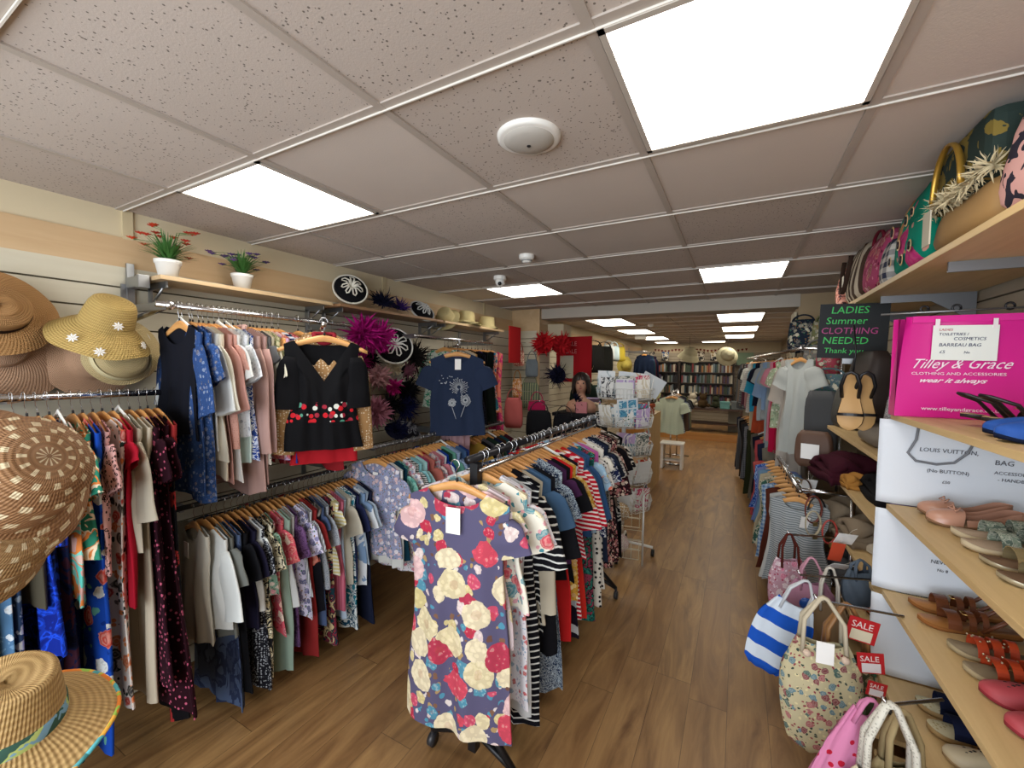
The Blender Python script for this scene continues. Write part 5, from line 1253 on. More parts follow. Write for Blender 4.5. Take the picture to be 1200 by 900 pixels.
def shoes(name, label, locs, rz, kind, up, sole, insole, grp, tilt=0, extra=None, **kw):
    for i, loc in enumerate(locs):
        t = thing(name, label % (('further', 'nearer')[i] if len(locs) == 2 else 'single') if '%s' in label else label, 'shoe', loc, (0, tilt, rz+(.05 if i else -.03)), grp)
        for nm, k, m_ in shoe_parts(kind, up, sole, insole, side=(1, -1)[i % 2], **kw): 
            k.build(nm, m_, t)
        if extra: extra(t, i)
TANI = pl('#b5946c', .6); BRS = pl('#7a4a2a', .45); RG = gloss('#b98a74', .3); CRS = pl('#b9a98c', .6)
def bowx(t, i):
    k = MB()
    for a in (-1, 1): k.tube([(.175, 0, .058), (.17, a*.022, .07), (.182, a*.026, .058), (.175, 0, .058)], .003, 6); 
    k.build('bow', RG, t)
def studs(t, i):
    k = MB(); q = random.Random(3+i)
    for j in range(16): k.ball((.11+q.uniform(0, .1), q.uniform(-.025, .025), .058+q.uniform(-.004, .004)), .0035, 4)
    k.build('studs', gloss('#c8b898', .3, .8), t)
def buckle(t, i):
    k = MB(); k.tube([(.13, -.012, .062), (.155, -.012, .062), (.155, .012, .062), (.13, .012, .062), (.13, -.012, .062)], .002, 6); k.build('buckle', gloss('#c0a060', .3, .9), t)
def cut(t, i):
    k = MB(); q = random.Random(5)
    for j in range(15):
        a = q.uniform(-.024, .024); x = .165+q.uniform(-.02, .035); k.ball((x, a, .045+.014*math.cos(a*50)-(x-.16)*.25), .0045, 4, (1.3, .7, .5))
    k.build('cutouts', BLACKM, t)
z1, z2, z3, z4 = [z+.0005 for z in ZS[:4]]
E2 = PI  # toes point to the aisle
def row(*a): return [(.6+.25+dx, y, z) for dx, y, z in a]
shoes('strappy_sandal', 'black and brown buckled sandal, %s of the pair beside the pink bag', [(.63, 1.86, z1), (.64, 1.75, z1)], .12, 'sandal', pl('#1d1518', .4), pl('#1b1717', .5), TANI, 'black sandals by the pink bag', straps=((.8, .08, .04), (.62, .08, .045)), ankle=.10, heel=.03, extra=buckle, L=.26)
BLU = pl('#124a9c', .75)
shoes('pointed_flat', 'bright blue suede slip-on shoe, %s of the pair on the upper shelf', [(.84, 1.62, z1), (.82, 1.53, z1)], E2+.08, 'flat', BLU, pl('#141c34'), pl('#0f2c60'), 'blue suede slip-ons', topen=.55)
shoes('ballet_flat', 'rose gold patent ballet flat with bow, %s of the pair', [(.87, 2.13, z2), (.86, 2.03, z2)], E2, 'flat', RG, pl('#8c6a50'), pl('#9c8468'), 'rose gold ballet flats', extra=bowx, heel=.014)
shoes('wide_strap_sandal', 'cream footbed sandal with silvery woven straps, %s of the pair', [(.885, 1.89, z2), (.87, 1.79, z2)], E2, 'sandal', sp(['#7c8878', '#a8ac9c', '#5c6a60'], 60), pl('#c4b496'), pl('#ab9680'), 'cream footbed sandals', straps=((.62, .16, .045), (.4, .14, .05)), heel=.02, thick=.018)
shoes('metallic_sandal', 'gold metallic sandal with brown insole, %s of the pair', [(.87, 1.66, z2), (.86, 1.56, z2)], E2, 'sandal', gloss('#c9b98c', .25, .7), gloss('#b8b098', .3, .6), pl('#6c5440'), 'gold metallic sandals', straps=((.7, .12, .045),), thick=.012)
BRN = pl('#8c5628', .4)
shoes('leather_sandal', 'tan leather multi-strap sandal with gold buckles, %s of the pair', [(.875, 2.12, z3), (.865, 2.01, z3)], E2, 'sandal', pl('#6a3a20', .4), pl('#8c5a30'), pl('#a87038', .5), 'tan leather sandals', straps=((.68, .13, .045), (.5, .07, .05), (.38, .06, .055)), ankle=.09, extra=buckle, thick=.014, L=.27)
OR = pl('#b8401c', .5)
shoes('studded_sandal', 'orange-red studded strappy sandal, %s of the pair', [(.875, 1.84, z3), (.87, 1.735, z3)], E2, 'sandal', OR, pl('#a89878'), pl('#8c7c64'), 'orange-red studded sandals', straps=((.72, .1, .042), (.58, .09, .047), (.44, .08, .05)), extra=studs, thick=.016)
shoes('slip_on_mule', 'coral red cut-out mule, %s of the pair', [(.87, 1.62, z3), (.87, 1.51, z3)], E2, 'mule', pl('#a83c44', .6), pl('#8c3038'), pl('#b04850', .6), 'coral cut-out mules', topen=.45, extra=cut)
NV = pl('#181e38', .8)
shoes('espadrille', 'navy open-toe espadrille with pale insole, %s of the pair', [(.875, 2.07, z4), (.87, 1.96, z4)], E2, 'sandal', NV, pl('#b09468'), dt('#c4bc9c', '#a89870', 80, .3), 'navy espadrilles', straps=((.66, .22, .05), (.4, .22, .055), (.2, .18, .055)), heel=.03, thick=.02)
shoes('cutout_flat', 'cream leather flat with black cut-outs, %s of the pair', [(.875, 1.83, z4), (.87, 1.72, z4)], E2, 'flat', pl('#c4b494', .5), pl('#a88c68'), pl('#8c7454'), 'cream cut-out flats', extra=cut, topen=.45)
shoes('silver_sandal', 'silver sling-back sandal, %s of the pair on the fourth shelf', [(.88, 1.6, z4), (.88, 1.5, z4)], E2, 'sandal', gloss('#a0a0a4', .3, .6), pl('#6a5c50'), pl('#8c8078'), 'silver sling-backs', straps=((.7, .1, .04),), ankle=.08)
# lowest bay
shoes('slingback_sandal', 'brown insole sling-back with white strap, %s of the pair low down', [(.84, 2.08, .0605), (.83, 1.96, .0605)], E2, 'sandal', pl('#d2cabc', .5), pl('#8c6a50'), pl('#5c4438'), 'white-strapped sling-backs', straps=((.7, .05, .04),), ankle=.09)
shoes('wedge_sandal', 'beige wedge shoe, %s of the pair on the lowest shelf', [(.84, 1.8, .0605), (.83, 1.7, .0605)], E2, 'wedge', pl('#a89070'), pl('#8c7450'), pl('#b09878'), 'beige wedges', heel=.05)
# far bay shoes
zf = [z+.0005 for z in ZF]
FS = [('trainer', 'white canvas trainer, %s of the pair on the far third shelf', .62, 2.62, zf[2], 'trainer', '#c9c2b4', '#cfc8ba', '#8a8478'), ('trainer', 'grey sparkly trainer, %s of the pair on the far third shelf', .62, 2.4, zf[2], 'trainer', '#7c8c8c', '#c4c0b4', '#6a6a68'),
 ('slip_on_mule', 'dark brown mule, %s of the pair on the far second shelf', .62, 3.2, zf[1], 'mule', '#231d1c', '#16130f', '#8c5c34'), ('court_shoe', 'tan court shoe, %s of the pair on the far second shelf', .62, 2.97, zf[1], 'flat', '#a86c38', '#5c3c24', '#8c6844'), ('peep_toe', 'black and white patterned flat, %s of the pair on the far second shelf', .62, 2.72, zf[1], 'flat', '#1c1c22', '#26262a', '#b8b4a8'), ('lilac_flat', 'lilac flat shoe, %s of the pair on the far second shelf', .62, 2.48, zf[1], 'flat', '#7c68a0', '#4c4468', '#b09878'),
 ('brown_loafer', 'brown loafer, %s of the pair on the far fourth shelf', .62, 2.5, zf[3], 'flat', '#7a4420', '#3c2414', '#8c6844'), ('orange_flat', 'orange patterned flat, %s of the pair on the far fourth shelf', .62, 2.8, zf[3], 'flat', '#a85020', '#5c3414', '#b08858'), ('grey_slipper', 'grey felt slipper, %s of the pair on the far lowest shelf', .62, 2.5, zf[4], 'mule', '#6a6c70', '#4c4c50', '#8c8c88'),
 ('trainer', 'off-white trainer, %s of the pair on the far third shelf end', .62, 2.85, zf[2], 'trainer', '#b8ac98', '#c9c2b0', '#8c7c6c'), ('beige_flat', 'beige flat shoe, %s of the pair on the far third shelf end', .62, 3.1, zf[2], 'flat', '#a48c70', '#7c6450', '#b8a080')]
for nm, lb, x, y, z, kd, a, b, c_ in FS:
    mu = sp([a, '#d8d4cc', a], 50) if 'patterned' in lb or 'sparkly' in lb else pl(a, .6)
    shoes(nm, lb, [(x+.26, y+.05, z), (x+.25, y-.05, z)], E2, kd, mu, pl(b), pl(c_), lb.split(',')[0]+' pair', topen=.55)
# sandals hanging from the upper far shelf, on edge
for i, (dx, dy, rz) in enumerate(((0, 0, 0), (.045, .03, .25))):
    t = thing('hanging_sandal', ['tan-soled black thong sandal dangling in front of the chalkboard', 'matching tan-soled sandal dangling just behind the first'][i], 'shoe', (.46+dx, 2.45+dy, 1.63-.0*i), (.0, X-.1, -1.75+rz), 'dangling tan sandals')
    for nm, k, m_ in shoe_parts('sandal', BLACKM, pl('#201814'), pl('#c39a64', .6), straps=((.72, .05, .035),), L=.26, ws=1.15, ankle=.07): k.build(nm, m_, t)
t = thing('hook_strap', 'black cord loop holding the dangling tan sandals', 'cord', (.47, 2.47, 1.62)); k = MB(); k.tube([(0, 0, 0), (.01, .01, .12), (.0, .02, .24)], .004, 6); k.build('cord', BLACKM, t)

# chalkboard notice
t = thing('chalkboard_notice', 'black board with green and pink hand-lettered request for summer clothing', 'notice board', (.40, 3.0, 1.72), (0, .03, -.05))
k = MB(); k.box((0, 0, 0), (.31, .008, .31)); k.build('board', pl('#1c2022', .7), t)
k = MB(); k.box((.12, -.004, -.03), (.2, .0, .0)); k.build('clip', STEEL, t)
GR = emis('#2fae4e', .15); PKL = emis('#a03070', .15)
for b, z, x, sz, m_ in (('LADIES', .255, .05, .055, GR), ('Summer', .195, .03, .055, GR), ('CLOTHING', .14, .01, .05, PKL), ('NEEDED', .083, .02, .055, GR), ('Thank you', .03, .03, .042, GR)): text(b, sz, m_, t, (x, -.002, z), (X, 0, 0), shear=.1, name='hand_lettering')

# ------------------------------------------------------------------ bags on the high shelf
def box_bag(name, label, loc, s, m, rot=(0, 0, 0), puff=.2, taper=.9, parts=()):
    t = thing(name, label, 'bag', loc, rot); w_, d, h = s; k = MB(); rings = []
    for j in range(9):
        v = j/8; q = 1-.26*abs(2*v-1)**5; ww = w_/2*(1-(1-taper)*v)*q; dd = d/2*q*(1-.45*v)
        rings.append([(math.copysign(abs(math.cos(a))**.45, math.cos(a))*ww, math.copysign(abs(math.sin(a))**.5, math.sin(a))*dd*(1+puff*math.sin(v*PI))+.003*math.sin(a*6+v*5), h*v) for a in [2*PI*i/32 for i in range(32)]])
    k.rings(rings); k.build('bag_body', m, t)
    for nm, mbx, mm in parts: mbx.build(nm, mm, t)
    return t
def arch(w_, h, z, y, r, n=16, fl_=.6, lean=0):
    k = MB(); k.tube([(w_*math.cos(PI*i/n), y+lean*math.sin(PI*i/n), z+h*math.sin(PI*i/n)) for i in range(n+1)], r, 8, flat=fl_); return k
RZ = -X  # bags show their broad side to the aisle
LEAFP = sp(['#c99a94', '#c99a94', '#c99a94', '#2b2834'], 16, 1)
zt = 2.0455
box_bag('pouch_bag', 'pink zipped pouch with dark leaf sprigs, at the viewer end of the high shelf', (.66, 1.42, zt), (.36, .16, .27), LEAFP, (0, 0, RZ+.1), parts=[('zip', arch(.13, .005, .262, 0, .004), gloss('#b09050', .4, .8))])
GLD = gloss('#b8903c', .35, .7)
fur = feathers(420, .02, .055, 91, .003, 1.0, .6)
fp = MB(); q = random.Random(5)
for i in range(26):
    u = i/25; f_ = feathers(26, .018, .045, 100+i, .0028, 1.0, .6); M_ = Matrix.Translation((-.2+.4*u, -.085-.012*math.sin(u*PI), .15+.01*math.sin(u*9)))
    fp.add(f_.v, f_.f, True, M_)
k2 = MB(); k2.box((-.2, -.095, .13), (.2, .095, .315), None, .03)
hang = MB(); hang.box((-.125, -.13, .02), (-.065, -.126, .13))
box_bag('wicker_bag', 'tan boxy bag with fluffy cream trim and gold handles on the high shelf', (.665, 1.80, zt), (.42, .2, .17), pl('#a07c4c', .7), (0, 0, RZ), taper=1.0,
    parts=[('upper_panel', k2, sp(['#2c3834', '#2c3834', '#7c6a34'], 12)), ('fur_trim', fp, pl('#cfc09c')), ('handle', arch(.1, .15, .15, -.115, .009, lean=.0), GLD), ('handle', arch(.1, .13, .16, .08, .009), GLD), ('price_tag', hang, pl('#c9c2ae'))])
CIRC = fl('#148c74', ['#c8327c', '#d29a64', '#c8327c'], 7, .42, ('#148c74', '#c8988c'), .2, .2)
tb = box_bag('fabric_tote', 'turquoise and pink tote with big round black-eyed fish print on the high shelf', (.655, 2.26, zt), (.44, .17, .315), CIRC, (0, 0, RZ-.05), taper=.95)
for i, (a, b, r_) in enumerate(((-.13, .2, .03), (-.02, .12, .026), (.08, .19, .026), (.14, .08, .026), (-.15, .08, .024), (.03, .05, .026), (.16, .2, .02))):
    k = MB(); M_ = Matrix.Translation((a, -.094, b)) @ Matrix.Rotation(X, 4, 'X'); k.lathe([(.0005, .004), (r_*.6, .003), (r_*.6, .0)], 18, M=M_); k.build('eye_spot', pl('#121014', .5), tb)
    k = MB(); M_ = Matrix.Translation((a, -.092, b)) @ Matrix.Rotation(X, 4, 'X'); k.lathe([(r_*.6, .001), (r_*.85, .002), (r_*.9, .0)], 18, M=M_); k.build('eye_ring', pl('#d8b080', .5), tb)
box_bag('floral_holdall', 'pink and crimson rose print holdall on the high shelf', (.65, 2.74, zt), (.36, .18, .28), fl('#a84468', ['#8c1c34', '#d090a0', '#b83050'], 16, .5, ('#6c1c3c', '#c87890')), (0, 0, RZ), parts=[('handle', arch(.09, .05, .25, -.05, .008), pl('#6c1c2c'))])
box_bag('checked_pouch', 'small grey checked pouch between the tote and the rose holdall', (.62, 2.54, zt), (.14, .1, .2), ck('#c9c4bc', '#34384c', .05), (0, 0, RZ))
STR = st('#4c3a30', '#b9ac98', .075, 'x', .5)
box_bag('striped_tote', 'brown and cream striped canvas tote at the far end of the high shelf', (.65, 3.14, zt), (.38, .18, .32), STR, (0, 0, RZ), parts=[('handle', arch(.09, -.2, .26, -.1, .012, lean=-.02), pl('#3c2c24')), ('price_tag', (lambda m: (m.box((-.02, -.12, .1), (.02, -.118, .16)), m)[1])(MB()), pl('#c9c4b4'))])
box_bag('coral_bag', 'coral leaf print bag peeping out beyond the striped tote', (.62, 3.42, zt), (.2, .14, .26), sp(['#c48070', '#3c2c30', '#c48070', '#d8a898'], 14), (0, 0, RZ))

# ------------------------------------------------------------------ bags hanging in front of the shelves
def hookarm(label, p0, p1):
    t = thing('display_hook', label, 'hook', p0); k = MB(); k.tube([(0, 0, 0), (p1[0]-p0[0], p1[1]-p0[1], p1[2]-p0[2]), (p1[0]-p0[0]-.01, p1[1]-p0[1], p1[2]-p0[2]+.02)], .005, 8); k.build('prong', CHROME, t)
def tote(name, label, top, s, m, hm, rz=0, sl=.2, hw=None, rx=0, shape=1.0, hr=.008, nh=2, bm=.55):
    """soft tote hanging by its handles from the point top"""
    w_, d, h = s; t = thing(name, label, 'bag', top, (rx, 0, rz)); k = MB(); rings = []
    for j in range(15):
        v = j/14; z = -sl-h*(1-v)
        ww = w_/2*(bm+(1-bm)*math.sin(PI*min(1, .08+v*.75))**.8) if shape else w_/2
        if v > .75: ww *= 1-.25*((v-.75)/.25)
        if j == 0: ww *= .75
        dd = d/2*(.3+.7*math.sin(PI*min(.95, v*.8+.1)))*(1-.5*v)
        rings.append([(ww*math.copysign(abs(math.cos(a))**.8, math.cos(a)), dd*math.sin(a)+.005*math.sin(a*7+v*6), z+.008*math.cos(a*2)*(v > .9)) for a in [2*PI*i/28 for i in range(28)]])
    k.rings(rings, True, True, False); k.build('bag_body', m, t)
    hw = hw or w_*.22
    for sd in ((-1, 1) if nh == 2 else (1,)):
        k = MB(); k.tube([(-hw, sd*d*.2, -sl-.04), (-hw*.9, sd*d*.12, -sl*.5), (-.012, 0, -.006), (0, 0, 0), (.012, 0, -.006), (hw*.9, sd*d*.12, -sl*.5), (hw, sd*d*.2, -sl-.04)], hr, 8, flat=.7); k.build('handle', hm, t)
    return t
CIV = pl('#c4b8a0')
def clasp(t, pts, m_, nm='button', r=.014):
    for p in pts: k = MB(); k.ball(p, r, 8); k.build(nm, m_, t)
FLT = fl('#b9ae8c', ['#5c7c84', '#7c3c40', '#3c5c54', '#a05c5c'], 32, .4, ('#3c4840', '#8c4048', '#d0c498'), .32, .6)
b = tote('floral_tote', 'large cream botanical print tote hanging lowest beside the aisle', (.37, 1.92, .77), (.27, .13, .42), FLT, CIV, .15, .17, hr=.011, hw=.07)
clasp(b, [(-.06, -.045, -.2), (.06, -.045, -.2)], pl('#d0b8a4')); k = MB(); k.box((-.035, -.06, -.22), (.02, -.055, -.14)); k.build('price_tag', TAGM, b)
b.location = (.31, 1.92, .79)
b = tote('striped_beach_bag', 'blue and white broad-striped beach bag hanging behind the botanical tote', (.29, 2.16, .74), (.22, .05, .34), st('#1c50b0', '#c9d2dc', .12, 'z', .5), pl('#c9ccd0'), .1, .12, rx=0); b.rotation_euler = (0, .35, .1)
b = tote('floral_shoulder_bag', 'pink and white floral bag hanging by a brown strap beside the skirts', (.27, 2.68, .76), (.2, .12, .32), fl('#b8909c', ['#a82c54', '#d8c4cc', '#c05c84'], 30, .45, ('#d8c8d0', '#9c2448')), pl('#54241c'), .4, .14)
b = tote('lilac_bag', 'dusty pink bag with blue disc charm, beside the pink floral bag', (.34, 2.44, .74), (.2, .1, .2), pl('#a8788c'), pl('#c08c9c'), .1, .12); k = MB(); k.ball((-.03, -.07, -.2), .03, 10, (1, .4, 1)); k.build('blue_charm', gloss('#1c4c9c', .3), b)
b = tote('beige_bag', 'plain beige cloth bag hanging between the lilac bag and the shelves', (.40, 2.36, .74), (.16, .08, .28), pl('#8c7458'), pl('#d2ccc0'), .1, .16)
b = tote('wicker_handled_bag', 'green floral bag with curved cane handles behind the botanical tote', (.40, 2.02, .74), (.22, .1, .26), fl('#4c5440', ['#8c7c54', '#2c6c34', '#b8a884'], 26, .4), pl('#94683c', .5), .2, .2, hr=.012, hw=.07)
b = tote('heart_strap_bag', 'pink bag strap printed with red hearts, hanging nearest the viewer', (.395, 1.62, .64), (.10, .05, .42), dt('#c87ca0', '#b01c34', 26, .26, .6), pl('#c87ca0'), .2, .05, rx=0, bm=.9); b.rotation_euler = (0, .38, .2)
b = tote('rope_handle_bag', 'navy and cream diamond beach bag with thick rope handles near the viewer', (.42, 1.56, .68), (.24, .12, .22), ck('#1c2238', '#c9c0a4', .07), dt('#d0ccc0', '#a8a498', 120, .35), .1, .22, hr=.014, hw=.06)
b = tote('tan_strap_bag', 'light tan leather bag hanging between the rope handles and the shelves', (.47, 1.64, .62), (.2, .1, .22), pl('#a8946c'), pl('#a8946c'), .3, .16, hr=.012)
b = tote('grey_felt_bag', 'grey felt folded bag on the corner of the far shelves', (.52, 2.42, .78), (.16, .1, .16), pl('#525c68'), pl('#525c68'), .5, .05)
hookarm('chrome prong carrying the botanical and cane-handled totes', (.56, 2.0, .75), (.29, 1.92, .775)); hookarm('chrome prong carrying the striped beach bag', (.56, 2.32, .74), (.27, 2.22, .735)); hookarm('chrome prong carrying the pink floral bag', (.56, 2.76, .76), (.27, 2.68, .755)); hookarm('chrome prong carrying the rope-handled bag', (.56, 1.66, .68), (.41, 1.56, .675))
# sale tags
for i, (x, y, z, a, lb) in enumerate(((.44, 1.98, .67, .2, 'topmost red SALE tag with cream price label by the posters'), (.46, 1.94, .575, -.1, 'middle red SALE tag with white bars by the posters'), (.475, 1.92, .495, .15, 'lowest small red SALE tag by the posters'))):
    t = thing('sale_tag', lb, 'sale tag', (x, y, z), (0, a, .25)); s_ = (1, .85, .6)[i]
    k = MB(); k.box((-.05*s_, 0, -.045*s_), (.05*s_, .002, .045*s_)); k.build('card', pl('#b8181e', .6), t)
    text('SALE', .034*s_, pl('#e8d8d4'), t, (-.04*s_, -.001, .008*s_), (X, 0, 0))
    k = MB(); k.box((-.035*s_, -.0015, -.04*s_), (.035*s_, -.0005, .0)); k.build('price_panel', pl('#d8ccb0' if i == 0 else '#e0d8d8'), t)
# shapeless things on the upper far shelves: folded knits, belts, scarves, handbags
def folded(label, loc, s, m, rz=0, name='folded_scarf', cat='scarf'):
    t = thing(name, label, cat, loc, (0, 0, rz)); w_, d, h = s
    for j in range(3):
        k = MB(); k.grid(lambda u, v, j=j: ((u-.5)*w_*(1-.05*j), (v-.5)*d*(1-.04*j)+.01*math.sin(u*9+j), h*(j+1)/3*(1-.25*(abs(2*u-1)**4+abs(2*v-1)**4))*(.85+.15*math.sin(u*11+v*6+j*2))), 16, 12); o = k.build('fold', m, t); sm_ = o.modifiers.new('s', 'SOLIDIFY'); sm_.thickness = h/3.3; sm_.offset = -1
    return t
box_bag('leather_handbag', 'soft taupe leather handbag lying on the upper far shelf', (.68, 2.75, ZF[0]+.001), (.5, .2, .12), pl('#71665a', .5), (0, 0, RZ), taper=.8)
box_bag('quilted_rucksack', 'dark brown quilted bag standing behind the dangling sandals', (.62, 2.85, ZF[0]+.12), (.3, .16, .36), pl('#3a2f2b', .6), (0, 0, RZ+.2), taper=.85)
box_bag('black_handbag', 'black leather handbag beside the dangling sandals', (.7, 2.5, ZF[0]+.121), (.26, .16, .32), pl('#131214', .5), (0, 0, RZ), taper=.85)
box_bag('silver_handbag', 'silver sequinned clutch behind the pink carrier bag', (.62, 2.34, ZF[0]+.001), (.13, .12, .32), dt('#8c8c90', '#d8d8dc', 150, .4), (0, 0, RZ), taper=.9)
box_bag('grey_tote', 'dark grey flat tote bag hanging at the end of the shelving', (.53, 3.66, 1.0), (.2, .06, .5), pl('#3a3b3d', .7), (0, 0, -.3), taper=1.0)
box_bag('grey_satchel', 'charcoal satchel resting against the flat grey tote', (.66, 3.45, ZF[0]+.001), (.3, .16, .28), pl('#45443f', .6), (0, 0, RZ+.2), taper=.95)
box_bag('brown_bag', 'small tan and black shoulder bag with white ticket by the grey tote', (.46, 3.4, 1.0), (.22, .1, .24), pl('#5c4030', .6), (0, 0, -.3), parts=[('price_tag', (lambda m: (m.box((-.06, -.07, .06), (.04, -.068, .16)), m)[1])(MB()), TAGM)])
folded('burgundy knitted scarf heaped on the second far shelf', (.6, 3.2, .988), (.3, .34, .16), pl('#3c1420'), .2)
folded('black fringed scarf lying behind the burgundy one', (.75, 2.75, .988), (.3, .4, .15), pl('#141316'), 0)
folded('tan suede gloves stacked on the front of the second far shelf', (.6, 2.98, .99), (.12, .14, .08), pl('#b07c3c'), .1, 'suede_gloves', 'gloves')
folded('taupe linen bag folded on the third far shelf', (.62, 3.25, .692), (.3, .3, .16), pl('#857663'), .2)
folded('beige ruched cloth on the third far shelf', (.68, 2.95, .692), (.3, .26, .15), pl('#8c7c68'), .2)
folded('grey cotton scarf on the fourth far shelf', (.66, 3.2, .388), (.3, .3, .14), pl('#5a5a5c'), .2)
for i, (lb, c_, x, y, z, r_) in enumerate((('dark tan coiled belt', '#6c2c1c', .42, 3.0, .82, .045), ('black coiled belt', '#151316', .45, 3.1, .78, .05), ('brown plaited belt', '#4c3020', .4, 3.25, .86, .045), ('cream narrow belt', '#b0a488', .41, 2.92, .76, .04), ('red narrow belt', '#a0342c', .46, 2.75, .78, .035))):
    t = thing('coiled_belt', lb+' hanging at the shelf end by the skirts', 'belt', (x, y, z), (0, 0, .5)); k = MB()
    k.tube([(r_*math.cos(a), .012*math.sin(a*.5), 1.8*r_*math.sin(a)) for a in [2*PI*j/24 for j in range(25)]], .008, 6, flat=.5); k.build('strap_loop', pl(c_, .5), t)
    k = MB(); k.box((-.012, -.016, -1.8*r_-.012), (.012, -.01, -1.8*r_+.012)); k.build('buckle', gloss('#b0a070', .3, .9), t)
for i, (x, y, z, rx, lb) in enumerate(((.43, 3.3, .9, .2, 'largest white ticket by the burgundy scarf'), (.5, 2.62, .80, .5, 'white folded price ticket above the white trainers'), (.46, 2.5, .70, .9, 'white ticket lying on the front of the third far shelf'), (.5, 2.42, .62, .2, 'white hanging ticket below the grey felt bag'), (.40, 3.05, .72, .1, 'small white ticket beside the belts'))):
    t = thing('price_ticket', lb, 'price ticket', (x, y, z), (rx, .1, .4)); k = MB(); k.box((-.045, 0, -.035), (.045, .0015, .035)); k.build('card', TAGM, t)
    k = MB(); k.tube([(0, .001, .03), (.01, .005, .06), (.02, .0, .08)], .001, 4); k.build('string', pl('#c8c0b0'), t)
t = thing('orange_ticket', 'orange-red card tag dangling above the white trainers', 'price ticket', (.46, 2.58, .74), (.2, .1, .3)); k = MB(); k.box((-.03, 0, -.05), (.03, .0015, .05)); k.build('card', pl('#c04a30'), t)
k = MB(); k.tube([(0, .001, .05), (.01, .004, .08)], .001, 4); k.build('string', pl('#c8c0b0'), t)

# ------------------------------------------------------------------ clothes racks on the far side of the aisle
def aisle_rack(label, x, y0, x1, y1, z, low=None):
    t = thing('clothes_rack', label, 'clothes rack', (0, 0, 0)); k = MB(); k.tube([(x, y0-.05, z), (x1, y1+.05, z)], .013, 8); k.build('rail', CHROME, t)
    for a, b in ((x, y0), (x1, y1)):
        k = MB(); k.tube([(a+.26, b, .012), (a+.26, b, z)], .013, 8); k.tube([(a+.26, b, z), (a, b, z)], .012, 8); k.tube([(a+.1, b, .012), (a+.4, b, .012)], .013, 8); k.build('upright', CHROME, t)
    if low:
        k = MB(); k.tube([(x, y0-.05, low), (x1, y1+.05, low)], .012, 8); k.build('lower_rail', CHROME, t)
AR = [
 ('white gauze long shirt','shirt', pl('#a9aca8'), .74, 'short'), ('off-white long dress','dress', pl('#ada49a'), .95, 'elbow'), ('green and white sprigged blouse','blouse', fl('#9ca88c', ['#c8ccb8','#5c7858'], 34, .4), .6, 'short'),
 ('crimson sleeveless dress','dress', pl('#a8123c'), .84, None), ('candy pink shirt','shirt', pl('#c07c8c'), .76, 'short'), ('pale grey jersey dress','dress', pl('#8c9496'), .92, 'short'),
 ('light blue linen shirt','shirt', pl('#7f98b8'), .5, 'elbow'), ('grey and white T-shirt','t-shirt', pl('#9ca2a4'), .62, 'short'), ('black-trimmed pale blue polo shirt','shirt', pl('#8ca0b4'), .6, 'short'),
 ('dark navy polo shirt','shirt', pl('#161a2c'), .5, 'short'), ('orange-red vest','top', pl('#b04a2c'), .84, None), ('bright turquoise shirt','shirt', pl('#2a94b8'), .6, 'elbow'), ('cream trousers top','top', pl('#b8ac90'), .84, None),
 ('white striped shirt','shirt', st('#a8a8a8','#c8c8c4', .02), .62, 'elbow'), ('faded rose shirt','shirt', pl('#9c7478'), .6, 'long'), ('white polo shirt','shirt', pl('#b0b4b0'), .6, 'short'), ('plum shirt','shirt', pl('#4c2838'), .62, 'long'),
 ('dark grey striped shirt','shirt', st('#3a3c40','#6a6c70', .03), .64, 'long'), ('black shirt','shirt', pl('#16171a'), .64, 'short'), ('charcoal patterned shirt','shirt', sp(['#2c2e30','#6a6a64','#2c2e30'], 30), .64, 'short'),
 ('mushroom brown shirt','shirt', pl('#6a5e56'), .66, 'long'), ('slate grey jacket','jacket', pl('#4c5054'), .7, 'long'), ('dark brown jacket','jacket', pl('#34281f'), .7, 'long'),
]
aisle_rack('tall two-tier chrome rack of shirts beside the far aisle', .42, 3.9, .12, 7.6, 1.81, 1.0)
AR = [a+({'sh': .12 if i < 2 else .15, 'hem': .14 if i < 2 else .17, 'A': .03 if i < 3 else .02},) for i, a in enumerate(AR)]
fill_rail(AR, .42, 3.95, 7.5, 1.81, 'tall far aisle rack', x1=.12, tmax=.045, rz0=-.8)
LR = [('stone grey trousers','trousers', pl('#6c675c'), .74, None), ('navy trousers','trousers', pl('#1b2036'), .8, None), ('coral pink long skirt','skirt', pl('#a8484c'), .82, None), ('dark navy trousers','trousers', pl('#15182a'), .8, None), ('taupe trousers','trousers', pl('#605a50'), .78, None), ('olive green trousers','trousers', pl('#2c301c'), .78, None), ('dark olive trousers','trousers', pl('#24281a'), .78, None), ('grey checked trousers','trousers', ck('#54565c','#7c7e84', .02), .7, None), ('charcoal trousers','trousers', pl('#2a2b2e'), .78, None), ('brown trousers','trousers', pl('#3a2c22'), .78, None), ('black trousers','trousers', pl('#121215'), .78, None), ('mid-grey trousers','trousers', pl('#5c5c5e'), .78, None), ('ink blue trousers','trousers', pl('#1c2434'), .78, None)]
LR = [a+({'sh': .16, 'hem': .17},) for a in LR]
fill_rail(LR, .36, 4.55, 7.3, 1.0, 'lower tier of the far aisle rack', x1=.14, tmax=.045, rz0=-.5)
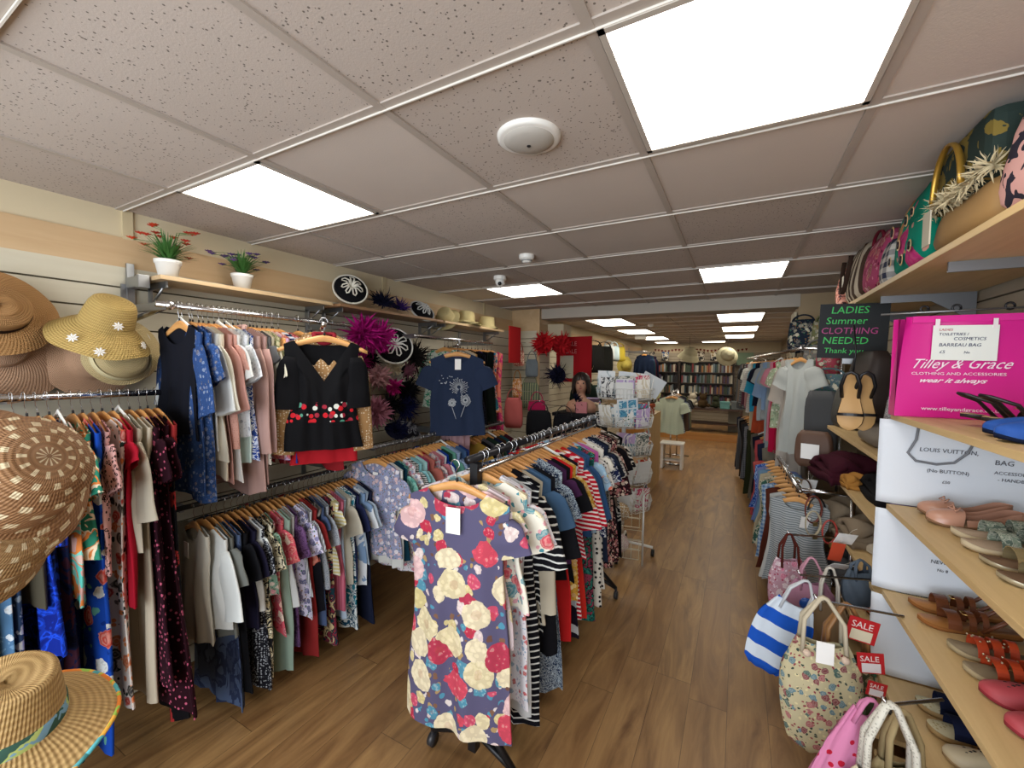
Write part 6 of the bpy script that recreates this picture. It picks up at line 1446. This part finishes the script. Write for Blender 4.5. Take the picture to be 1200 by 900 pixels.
SKT = [('brown corduroy skirt','skirt', pl('#54281c'), .6, None), ('grey and white striped skirt','skirt', st('#70787c','#a8acac', .014), .58, None), ('white cotton skirt','skirt', pl('#b8b8b4'), .58, None), ('blue checked skirt','skirt', ck('#4c6c94','#a8b8c4', .03), .55, None), ('green and cream print skirt','skirt', sp(['#34584c','#b8b49c','#34584c'], 24), .52, None), ('beige floral skirt','skirt', fl('#b8ac94', ['#8c8468','#c8c0ac'], 34, .4), .56, None), ('cream linen skirt','skirt', pl('#b4a88c'), .52, None), ('pale denim skirt','skirt', pl('#6c8ca8'), .46, None), ('lilac blue skirt','skirt', pl('#7480b0'), .48, None), ('blue and white print skirt','skirt', sp(['#2c4c94','#8ca4c8','#2c4c94'], 26), .4, None), ('coral skirt','skirt', pl('#b0504c'), .46, None)]
ordr = [2, 1, 0, 3, 4, 6, 5, 7, 8, 9, 10]
SKT = [SKT[i]+({'sh': .16, 'hem': .19},) for i in (1, 2, 0, 3, 4, 5, 6, 7, 8, 9, 10)]
aisle_rack('low chrome rack of skirts at the end of the shoe shelves', .35, 3.05, .30, 4.3, .92)
fill_rail(SKT, .35, 3.1, 4.25, .92, 'low skirt rack', x1=.3, tmax=.045, rz0=-.35)
# things in front of the far pillar
for i, (lb, c_, x, y, z, s_) in enumerate((('dark blue patterned rucksack high on the far pillar', '#1f2836', .5, 4.55, 2.1, (.26, .14, .3)), ('olive patterned cap bag beside the blue rucksack', '#6a6c4c', .64, 4.4, 2.08, (.22, .14, .28)), ('grey speckled scarf bundle below the rucksacks', '#6c6a68', .58, 4.3, 1.86, (.24, .12, .3)), ('pink and red flowered scarf beside the chalkboard', '#9c4050', .62, 4.1, 1.84, (.18, .12, .32)), ('dark denim bag at the foot of the scarves', '#2c3848', .52, 4.1, 1.62, (.2, .12, .24)), ('ivory crocheted bag hanging below the scarves', '#b8b49c', .50, 3.75, 1.36, (.14, .08, .3)), ('blue-grey patterned bag behind the chalkboard foot', '#4c6068', .6, 3.85, 1.62, (.3, .14, .2)))):
    pouch('fabric_bag', 'bag', lb, (x, y, z), s_, fl(c_, ['#b8b4a0', c_, '#7c7c6c'], 24, .4) if i not in (4,) else pl(c_), (0, 0, -.2), pl(c_), .06)
pouch('coral_scarf', 'scarf', 'coral pink pompom scarf hanging above the chalkboard corner', (.57, 3.3, 2.02), (.07, .05, .2), pl('#c45c60'))
